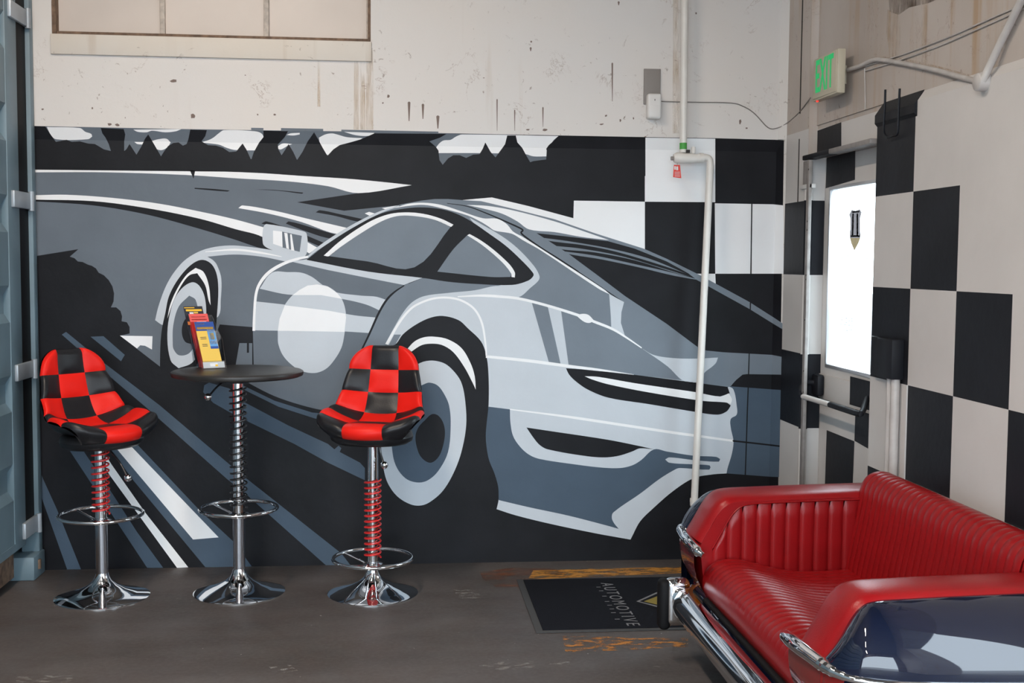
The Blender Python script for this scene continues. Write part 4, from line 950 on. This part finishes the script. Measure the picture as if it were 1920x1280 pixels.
# pleated seat and backrest
def pleats(name, part, path, y0, y1, n, amp, core_pts, amp_fn):
    core = prism(part, [(a, y0 + .002, b) for a, b in core_pts], (0, (y1 - y0) - .004, 0), M['sofa'], sofa)
    P = [Vector((p.x, 0, p.y)) for p in catmull([(a, b, 0) for a, b in path], 4)]; m_ = len(P); w = (y1 - y0) / n
    v = []; f = []; na = 8
    for i in range(m_):
        t = (P[min(i + 1, m_ - 1)] - P[max(i - 1, 0)]).normalized(); nn = Vector((-t.z, 0, t.x)); s = i / (m_ - 1)
        for k in range(na + 1):
            a = k / na; e = min(a, 1 - a) * 2
            v.append(P[i] + nn * (amp * amp_fn(s) * ((1 - (1 - e) ** 2) - .75)) + Vector((0, w * a, 0)))
    f = [(i * (na + 1) + k, i * (na + 1) + k + 1, (i + 1) * (na + 1) + k + 1, (i + 1) * (na + 1) + k) for i in range(m_ - 1) for k in range(na)]
    proto = fixn(mesh(name, v, f, M['sofa'], core, True))
    proto.location = (0, y0, 0)
    for q in range(1, n):
        c = proto.copy(); COL.objects.link(c); c.parent = core; c.location = (0, y0 + q * w, 0)
    return core
spath = [(1.122, .285), (1.106, .320), (1.106, .362), (1.122, .398), (1.160, .424), (1.215, .430), (1.29, .414), (1.38, .390), (1.48, .379), (1.58, .380), (1.68, .386)]
pleats('seat_pleat', 'seat_cushion', spath, 3.068, 4.122, 26, .0055, [(a + .010, b - .012) for a, b in spath[2:]] + [(1.68, .16), (1.14, .16), (1.132, .285)], lambda s: min(1, max(0, s - .22) * 5))
bpath = [(1.640, .350), (1.652, .42), (1.672, .52), (1.688, .60), (1.697, .655), (1.708, .695), (1.730, .724), (1.765, .738), (1.805, .734), (1.838, .712), (1.852, .67), (1.856, .58)]
pleats('backrest_pleat', 'backrest_cushion', bpath, 3.030, 4.160, 28, .0042, [(a + .010, b - .010) for a, b in bpath[:5]] + [(1.715, .690), (1.735, .712), (1.765, .725), (1.805, .721), (1.828, .70), (1.842, .66), (1.846, .58), (1.846, .16), (1.66, .16)], lambda s: 1.0)
tube('seat_front_trim', [(1.116, 3.08, .276), (1.116, 4.11, .276)], .013, M['rubber'], sofa, n=10)
box('front_valance', (1.10, 2.80, .12), (1.20, 4.39, .285), M['navy'], sofa, .02)
box('rear_frame', (1.20, 2.82, .10), (1.885, 4.37, .30), M['rubber'], sofa)
for yy in (2.95, 4.24):
    box('foot', (1.20, yy - .03, 0), (1.26, yy + .03, .12), M['rubber'], sofa); box('foot', (1.78, yy - .03, 0), (1.84, yy + .03, .12), M['rubber'], sofa)
# bumper: convex chrome section
bs = [(1.075, .292), (1.050, .296), (1.022, .286), (1.006, .266), (1.000, .242), (1.006, .218), (1.022, .200), (1.050, .190), (1.075, .194)]
def bump(a, b):
    f_ = b * (len(bs) - 1); k0 = min(int(f_), len(bs) - 2); x = bs[k0][0] + (bs[k0 + 1][0] - bs[k0][0]) * (f_ - k0); z = bs[k0][1] + (bs[k0 + 1][1] - bs[k0][1]) * (f_ - k0)
    yy = 2.93 + a * 1.33; e = max(0, abs(a - .5) * 2 - .8) / .2
    return (x + .05 * e * e, yy, z)
bp_ = fixn(grid('bumper', bump, 40, 16, M['chrome'], sofa))
for yy in (2.955, 4.235):
    ov = box('overrider', (.988, yy - .030, .150), (1.085, yy + .030, .330), M['chrome'], sofa, .028, 5)
    rp = box('rubber_pad', (.966, yy - .028, .135), (1.012, yy + .036, .325), M['rubber'], sofa, .020, 4)
adopt(sofa)

# ================================================================ shipping container on the left
cont = empty('shipping_container', (-1.72, 5.74, 0)); tag(cont, 'blue-grey steel shipping container with ribbed side at the left edge', 'container')
CX = -1.72
ribs = []
v = []; f = []
prof = []
z = .18
while z < 2.75:      # horizontal pressed ribs
    prof += [(0, z), (0, z + .235), (-.026, z + .275), (-.026, z + .36), (0, z + .40)]; z += .40
for yy in (0.3, 5.40):
    for dx, zz in prof: v.append((CX + dx, yy, zz))
k = len(prof); f = [(i, i + 1, k + i + 1, k + i) for i in range(k - 1)]
mesh('ribbed_side', v, f, M['cblue'], cont)
box('side_frame', (CX - .03, 5.40, .18), (CX + .004, 5.555, 2.86), M['cblue'], cont, .004)
box('door_gasket', (CX - .02, 5.555, .20), (CX + .002, 5.688, 2.80), M['rubber'], cont, .002)
box('corner_post', (CX - .06, 5.688, .11), (CX + .022, 5.742, 2.95), M['cblue'], cont, .004)
box('bottom_rail', (CX - .02, 0.3, .18), (CX + .003, 5.555, .215), M['cblue'], cont)
for y0_, y1_, zz in ((5.44, 5.70, 2.60), (5.44, 5.70, 1.765), (5.44, 5.70, .985), (5.50, 5.72, .25)):
    h_ = box('hinge', (CX, y0_, zz - .038), (CX + .020, y1_, zz + .038), M['steel_lt'], cont, .006)
    tube('hinge_pin', [(CX + .022, y1_ - .03, zz - .045), (CX + .022, y1_ - .03, zz + .045)], .013, M['steel_lt'], h_, n=10)
cc = box('corner_casting', (CX - .10, 5.572, .0), (CX + .032, 5.742, .112), M['cblue'], cont, .008, 2)
tube('casting_slot', [(CX + .030, 5.640, .042), (CX + .030, 5.640, .086)], .013, M['rust'], cc, n=10)
box('under_frame', (CX - .30, 0.3, .02), (CX - .06, 5.57, .19), M['rust'], cont)
box('body', (-4.10, 0.3, .19), (CX - .035, 5.742, 2.80), M['cblue'], cont)
for yy in (0.35,): box('corner_casting', (CX - .12, yy - .05, 0), (CX + .01, yy + .12, .118), M['cblue'], cont, .008)
box('top_rail', (CX - .05, 0.3, 2.76), (CX + .012, 5.69, 2.90), M['cblue'], cont, .004)
adopt(cont)

# ================================================================ glazed exit door
def film(name, col):
    mt, N, L, b = newmat(name); N.remove(b); t = N.new('ShaderNodeBsdfTransparent'); t.inputs[0].default_value = (*col, 1)
    L.new(t.outputs[0], [n for n in N if n.type == 'OUTPUT_MATERIAL'][0].inputs[0]); return mt
M['film'] = film('lettering_film', (0.070, 0.070, 0.075)); M['crest'] = film('crest_film_grey', (0.052, 0.045, 0.046)); M['crest2'] = film('crest_film_dark', (0.032, 0.031, 0.032)); M['crest_gold'] = film('crest_film_gold', (0.065, 0.047, 0.027))
M['film2'] = film('lettering_film_pale', (0.16, 0.16, 0.17))
door = empty('door_1', (XD, 5.0, 0)); door['kind'] = 'structure'; tag(door, 'white and black checkered exit door with a tall glass pane and push bar')
Y0, Y1 = 4.60, YJ - .004
leaf = [((Y0, .02), (Y1, 1.02)), ((Y0, 1.86), (Y1, 1.995)), ((5.332, 1.02), (Y1, 1.86)), ((Y0, 1.02), (4.70, 1.86))]
for nm, (a, b) in zip(('bottom_panel', 'top_rail', 'stile', 'stile'), leaf):
    box(nm, (XD, a[0], a[1]), (XD + .042, b[0], b[1]), M['sq_white'], door)
gl = box('glass_pane', (XD + .018, 4.70, 1.02), (XD + .024, 5.332, 1.86), M['glass'], door)
for a, b in (((4.70, 1.02), (5.332, 1.036)), ((4.70, 1.844), (5.332, 1.86)), ((5.318, 1.036), (5.332, 1.844)), ((4.70, 1.036), (4.714, 1.844))):
    box('glazing_bead', (XD - .006, a[0], a[1]), (XD + .016, b[0], b[1]), M['alu'], door, .002)
box('lock_rail', (XD - .014, Y0, .870), (XD - .0002, Y1 - .012, .985), M['sq_white'], door, .002)
def dsq(pts, x=XD, lift=.0008, mt='sq_black'):
    o_ = rsq(on_x(pts, x - lift), M[mt], x, 'painted_square', door, lift); return o_
dsq([(1551, 276), (1604, 262), (1603, 337), (1548, 353)])
dsq([(1594, 705), (1640, 717), (1640, 772), (1593, 758)], XD - .0142)
dsq([(1604, 762), (1640, 773), (1640, 848), (1602, 826)])
dsq([(1550, 806), (1602, 827), (1598, 930), (1546, 930)])
# crest and lettering on the glass, read from outside
def gpoly(nm, pts, mt, lift):
    v = [pX(a, b, XD + .0178 - lift) for a, b in pts]; return mesh(nm, v, [tuple(t) for t in tessellate_polygon([v])], M[mt], gl)
gpoly('crest_decal', [(1597, 393), (1604, 395), (1612, 392), (1615.5, 398), (1613, 408), (1612.5, 430), (1613.5, 440), (1613, 446), (1593.5, 446), (1593, 440), (1594.5, 425), (1594, 408), (1592, 402)], 'crest', .0002)
gpoly('crest_decal', [(1593.5, 446), (1613, 446), (1610, 455), (1602, 470), (1596, 456)], 'crest_gold', .0002)
for pts in ([(1598, 400), (1601, 400), (1600, 441), (1597, 441)], [(1606, 400), (1609, 400), (1609, 441), (1606, 441)], [(1594.5, 441), (1612.5, 441), (1612.5, 444), (1594.5, 444)], [(1597, 396), (1612, 395), (1611, 398), (1598, 399)]):
    gpoly('crest_decal', pts, 'crest2', .0006)
def gtext(nm, s, px, py, size, width, mt='film'):
    c = pX(px, py, XD + .0170); o_ = text(nm, s, size, frame_mw((0, 0, 0), (0, -1, 0), (0, 0, 1)), M[mt], gl, 0.0)
    ys = [q.co.y for q in o_.data.vertices]; w_ = max(ys) - min(ys)
    o_.data.transform(Matrix.Diagonal((1, -width / w_, 1, 1))); o_.data.transform(Matrix.Translation(c))
gtext('lettering', 'AUTOMOTIVE', 1602, 484, .034, .33)
gtext('lettering', 'E HOURS', 1586, 601, .034, .155, 'film2')
gpoly('lettering_rule', [(1572, 606.3), (1599, 610.0), (1599, 611.0), (1572, 607.3)], 'film2', .0003)
gtext('lettering', 'M 8-5', 1589, 620, .028, .10, 'film2')
for k_, px in enumerate((1577, 1581, 1584, 1593, 1596, 1601, 1604, 1608, 1616)):
    for dy in (501.5, 505.5, 510):
        gpoly('lettering', [(px, dy), (px + 1.8, dy), (px + 1.8, dy + 1.0), (px, dy + 1.0)], 'film', .0003)
# push bar
tube('push_bar', [pX(1506, 743, 1.90), pX(1556, 758.5, 1.90)], .0125, M['sq_white'], door, n=14)
tube('push_bar_black', [pX(1556, 758.5, 1.90), pX(1606, 774.5, 1.90), pX(1616, 773, 1.915), pX(1622, 758, 1.955), pX(1627, 746, 1.985)], .0125, M['sq_black'], door, n=14, smooth_path=5)
tube('push_bar_black', [pX(1506, 743, 1.90), pX(1502, 735, 1.90), pX(1503, 724, 1.905), pX(1512, 717, 1.925), (1.99, 5.33, .945)], .0125, M['sq_black'], door, n=14, smooth_path=5)
box('push_bar_mount', (XD - .05, 5.30, .885), (XD - .014, 5.385, .985), M['sq_black'], door, .012)
adopt(door)
fr = empty('trim_1', (XH, 5.0, 2.0)); fr['kind'] = 'structure'; tag(fr, 'metal door frame with a perforated strip and header bar')
box('header_bar', (1.900, 4.640, 1.990), (1.955, 5.10, 2.012), M['galv'], fr, .004); box('header_bar', (1.900, 5.10, 1.990), (1.955, 5.44, 2.012), M['sq_black'], fr, .004)
box('header_hinge', (1.905, 5.36, 1.86), (1.925, 5.44, 1.984), M['galv'], fr, .004)
ps = box('perforated_strip', (1.896, 5.330, .30), (1.912, 5.362, 1.984), M['galv'], fr, .002)
for zz in (1.94, 1.70, 1.66, 1.45, 1.43, 1.24, 1.0, .90):
    tube('strip_hole', [(1.8958, 5.336, zz), (1.8948, 5.336, zz)], .0045, M['darkline'], ps, n=8)
tube('rounded_jamb', [(1.918, 5.392, .0), (1.918, 5.392, 1.85)], .020, M['sq_white'], fr, n=14)
for zz0, zz1 in ((1.45, 1.80), (0.72, 1.075)):
    tube('rounded_jamb_band', [(1.918, 5.392, zz0), (1.918, 5.392, zz1)], .0206, M['sq_black'], fr, n=14, cap=False)
    mesh('jamb_band', [(XB, YJ - .0006, zz0), (XD, YJ - .0006, zz0), (XD, YJ - .0006, zz1), (XB, YJ - .0006, zz1)], [(0, 1, 2, 3)], M['sq_black'], fr)
box('jamb_bracket', (1.90, 5.33, 1.855), (1.93, 5.47, 1.875), M['frame'], fr, .002)
adopt(fr)

# ================================================================ exit sign, conduits, junction boxes
ex = empty('exit_sign', (1.87, 5.08, 2.24)); tag(ex, 'cream exit sign with green EXIT letters high on the right wall', 'exit sign')
box('case', (1.872, 4.940, 2.236), (1.908, 5.235, 2.424), M['exit_case'], ex, .004)
box('face_plate', (1.8685, 4.948, 2.244), (1.872, 5.228, 2.416), M['exit_case'], ex, .001)
o_ = text('letters', 'EXIT', .205, frame_mw((1.8675, 5.090, 2.332), (0, -1, 0), (0, 0, 1)), M['exit_green'], ex, .0006, .52, 1.0, .002)
box('wall_bracket', (1.908, 5.04, 2.29), (XH, 5.14, 2.37), M['exit_case'], ex)
lathe('status_led', [(0, -.006), (.005, -.004), (.006, 0), (0, .001)], M['led'], ex, n=10, loc=(1.88, 5.20, 2.236))
adopt(ex)
cd = empty('electrical_conduit', pX(1840, 155, 1.94)); tag(cd, 'white conduit running from the exit sign to a round junction box on the right wall', 'conduit')
tube('conduit_pipe', [pX(1590, 131, 1.935), pX(1612, 124, 1.94), pX(1636, 113, 1.94), pX(1660, 113, 1.94), pX(1740, 128, 1.938), pX(1800, 144, 1.928), pX(1838, 154, 1.908)], .0095, M['conduit'], cd, n=10, smooth_path=4)
tube('conduit_pipe', [pX(1842, 152, 1.905), pX(1862, 110, 1.925), pX(1880, 72, 1.932), pX(1921, -12, 1.932), pX(1960, -90, 1.932)], .013, M['conduit'], cd, n=12)
q = pX(1842, 154, 1.915)
lathe('junction_box', [(0, -.022), (.026, -.022), (.030, -.018), (.030, .016), (0, .016)], M['conduit'], cd, n=20).data.transform(Matrix.Translation(q) @ Matrix.Rotation(math.radians(90), 4, 'Y'))
adopt(cd)
wc = empty('surface_cable', pX(1622, 128, 1.945)); tag(wc, 'pair of thin slack cables crossing the upper right wall', 'cable')
for dy in (0, 9):
    tube('cable', [pX(1622, 124 + dy, 1.948), pX(1690, 103 + dy, 1.948), pX(1770, 73 + dy, 1.948), pX(1850, 38 + dy, 1.948), pX(1930, 2 + dy, 1.948), pX(1980, -22 + dy, 1.948)], .0032, M['conduit'], wc, n=6, smooth_path=4)
tube('cable', [pX(1621, 128, 1.945), pX(1622, 170, 1.945), pX(1622, 205, 1.945)], .002, M['conduit'], wc, n=6)
adopt(wc)
jb = empty('outlet_box', (1.90, 4.42, 1.05)); tag(jb, 'black-painted electrical box on the right wall with white conduits running down behind the sofa', 'junction box')
box('box', (1.876, 4.310, 1.062), (XP - .001, 4.455, 1.215), M['sq_black'], jb, .004)
box('box', (1.895, 4.455, 1.062), (XP - .001, 4.560, 1.215), M['sq_black'], jb, .004)
for zz in (1.175, 1.125): tube('screw', [(1.8955, 4.49, zz), (1.893, 4.49, zz)], .007, M['darkline'], jb, n=8)
tube('conduit_pipe', [(1.905, 4.385, 1.062), (1.905, 4.385, .30)], .013, M['conduit'], jb, n=10)
tube('conduit_pipe', [(1.905, 4.335, 1.062), (1.905, 4.335, .30)], .017, M['conduit'], jb, n=12)
adopt(jb)
lp = empty('wire_loop', pX(1670, 250, 1.918)); tag(lp, 'black-painted loop of wire hanging on the black square beside the door', 'wire')
tube('wire', [pX(1660, 168, 1.906), pX(1659, 200, 1.906), pX(1657, 243, 1.906), pX(1663, 256, 1.906), pX(1676, 254, 1.906), pX(1683, 248, 1.906), pX(1685, 205, 1.906), pX(1687, 166, 1.906)], .0045, M['sq_black'], lp, n=6, smooth_path=4)
adopt(lp)

# ================================================================ sensor, sprinkler pipes on the back wall
cp = box('cover_plate', pY(1207, 195, YU - .012), pY(1238, 130, YU), M['greybox'], None, .002); tag(cp, 'plain grey cover plate on the back wall above the motion sensor', 'cover plate')
q0, q1 = pY(1214, 222, YU - .05), pY(1241, 175, YU - .05)
ms = empty('motion_sensor', (q0.x, YU, q0.z)); tag(ms, 'small white motion sensor below the grey cover plate', 'sensor')
box('housing', (q0.x, YU - .05, q0.z), (q1.x, YU, q1.z), M['pvc'], ms, .012, 4)
box('lens', (q0.x + .008, YU - .0515, q0.z + .010), (q1.x - .008, YU - .049, q0.z + .066), M['pvc'], ms, .0008)
box('indicator', (q0.x + .034, YU - .052, q1.z - .036), (q0.x + .037, YU - .050, q1.z - .028), M['darkline'], ms)
adopt(ms)
sc = tube('sensor_cable', [pY(1240, 190, YU - .006), pY(1300, 191.5, YU - .004), pY(1370, 193, YU - .004), pY(1395, 200, YU - .004), pY(1415, 213, YU - .004), pY(1440, 239, YU - .004), pY(1457, 240, YU - .004), pX(1475, 231, XC - .004), pX(1497, 212, XC - .002), pX(1520, 183, 1.91)], .0026, M['greybox'], None, n=6, smooth_path=5)
tag(sc, 'thin grey cable from the motion sensor drooping across the corner to the exit sign', 'cable')
sp = empty('sprinkler_pipe', pY(1281, 296, 5.68)); tag(sp, 'white painted sprinkler pipe with valve dropping in front of the checkered mural end', 'pipe')
PY = 5.672
tube('riser', [pY(1286, -90, PY), pY(1284, 0, PY), pY(1281, 286, PY)], .0175, M['pipe'], sp, n=16)
tube('tape_band', [pY(1281, 268, PY), pY(1281, 280, PY)], .0182, M['green_tape'], sp, n=16)
va = tube('valve_body', [pY(1263, 296, PY), pY(1268, 296, PY), pY(1292, 297, PY), pY(1300, 297, PY), pY(1303, 297, PY), pY(1312, 297, PY)], [.020, .027, .027, .024, .022, .022], M['pipe'], sp, n=16)
lathe('valve_stem', [(0, 0), (.011, 0), (.011, .030), (.008, .034), (0, .034)], M['pvc'], va, n=12, loc=tuple(pY(1300, 288, PY)))
box('valve_lever', pY(1287, 286, PY - .02), pY(1293, 281, PY - .01), M['darkline'], va)
tube('valve_plug', [pY(1258, 297, PY), pY(1264, 297, PY)], .010, M['galv'], va, n=10)
tube('union_nut', [pY(1311, 296, PY), pY(1319, 296, PY)], .024, M['pipe'], sp, n=8)
tube('drop_pipe', [pY(1312, 296, PY), pY(1322, 295, PY), pY(1330, 299, PY), pY(1331.5, 312, PY)], .0170, M['pipe'], sp, n=14, smooth_path=5)
tube('drop_pipe', [pY(1331.5, 310, PY), pY(1324, 470, PY - .012), pY(1302, 936, PY - .045)], .0178, M['pipe'], sp, n=16)
e0 = pY(1302, 934, PY - .045); e1 = pY(1301.5, 941, PY - .0455); e2 = pY(1300.5, 953, PY - .046)
tube('end_cap', [e0, e1], .0215, M['pipe'], sp, n=16); tube('end_cap', [e1, e1.lerp(e2, .5), e1.lerp(e2, .85), e2], [.0205, .0195, .014, .005], M['pvc'], sp, n=16)
adopt(sp)
tv = [pY(1263.5, 309, PY - .03), pY(1275, 309, PY - .03), pY(1277.5, 334, PY - .03), pY(1262, 332, PY - .03)]
rt = prism('inspection_tag', tv, (0, .001, 0), M['tag']); tag(rt, 'red inspection tag hanging from the sprinkler valve', 'tag')
def tagmark(nm, x0, y0, x1, y1):
    prism(nm, [pY(x0, y0, PY - .0312), pY(x1, y0, PY - .0312), pY(x1, y1, PY - .0312), pY(x0, y1, PY - .0312)], (0, .001, 0), M['b_white'], rt)
tagmark('tag_mark', 1264.5, 311.5, 1267, 318); tagmark('tag_mark', 1268, 312, 1271.5, 319)
for k_ in range(4): tagmark('tag_line', 1265, 322 + 2.6 * k_, 1275, 322.7 + 2.6 * k_)
tube('tag_wire', [pY(1270, 305, PY - .029), pY(1270, 311, PY - .0305)], .0012, M['galv'], rt, n=5)

# ================================================================ tree outside the vehicle opening (seen only as a reflection in the navy paint)
tr = empty('tree', (3.6, 1.3, -.03)); tag(tr, 'leafy tree outside the opening, mirrored in the navy wing of the sofa', 'tree')
tube('trunk', [(3.6, 1.3, -.03), (3.55, 1.35, .8), (3.65, 1.3, 1.6), (3.6, 1.25, 2.4)], [.11, .09, .07, .03], M['bark'], tr, n=10, smooth_path=4)
v = []; f = []
for i in range(4200):
    a = random.uniform(0, 6.283); ph = math.acos(random.uniform(-1, 1)); rr = random.uniform(.35, 1.0) ** .5
    p = Vector((3.6 + .7 * rr * math.sin(ph) * math.cos(a), 1.3 + .75 * rr * math.sin(ph) * math.sin(a), 1.5 + 1.45 * rr * math.cos(ph)))
    d1 = Vector((random.gauss(0, 1), random.gauss(0, 1), random.gauss(0, 1))).normalized(); d2 = d1.orthogonal().normalized()
    b0 = len(v); s = random.uniform(.04, .075); v += [p, p + d1 * s + d2 * s * .35, p + d1 * 2 * s, p + d1 * s - d2 * s * .35]; f.append((b0, b0 + 1, b0 + 2, b0 + 3))
fo = mesh('foliage', v, f, M['leaf'], tr); fo['kind'] = 'stuff'
adopt(tr)
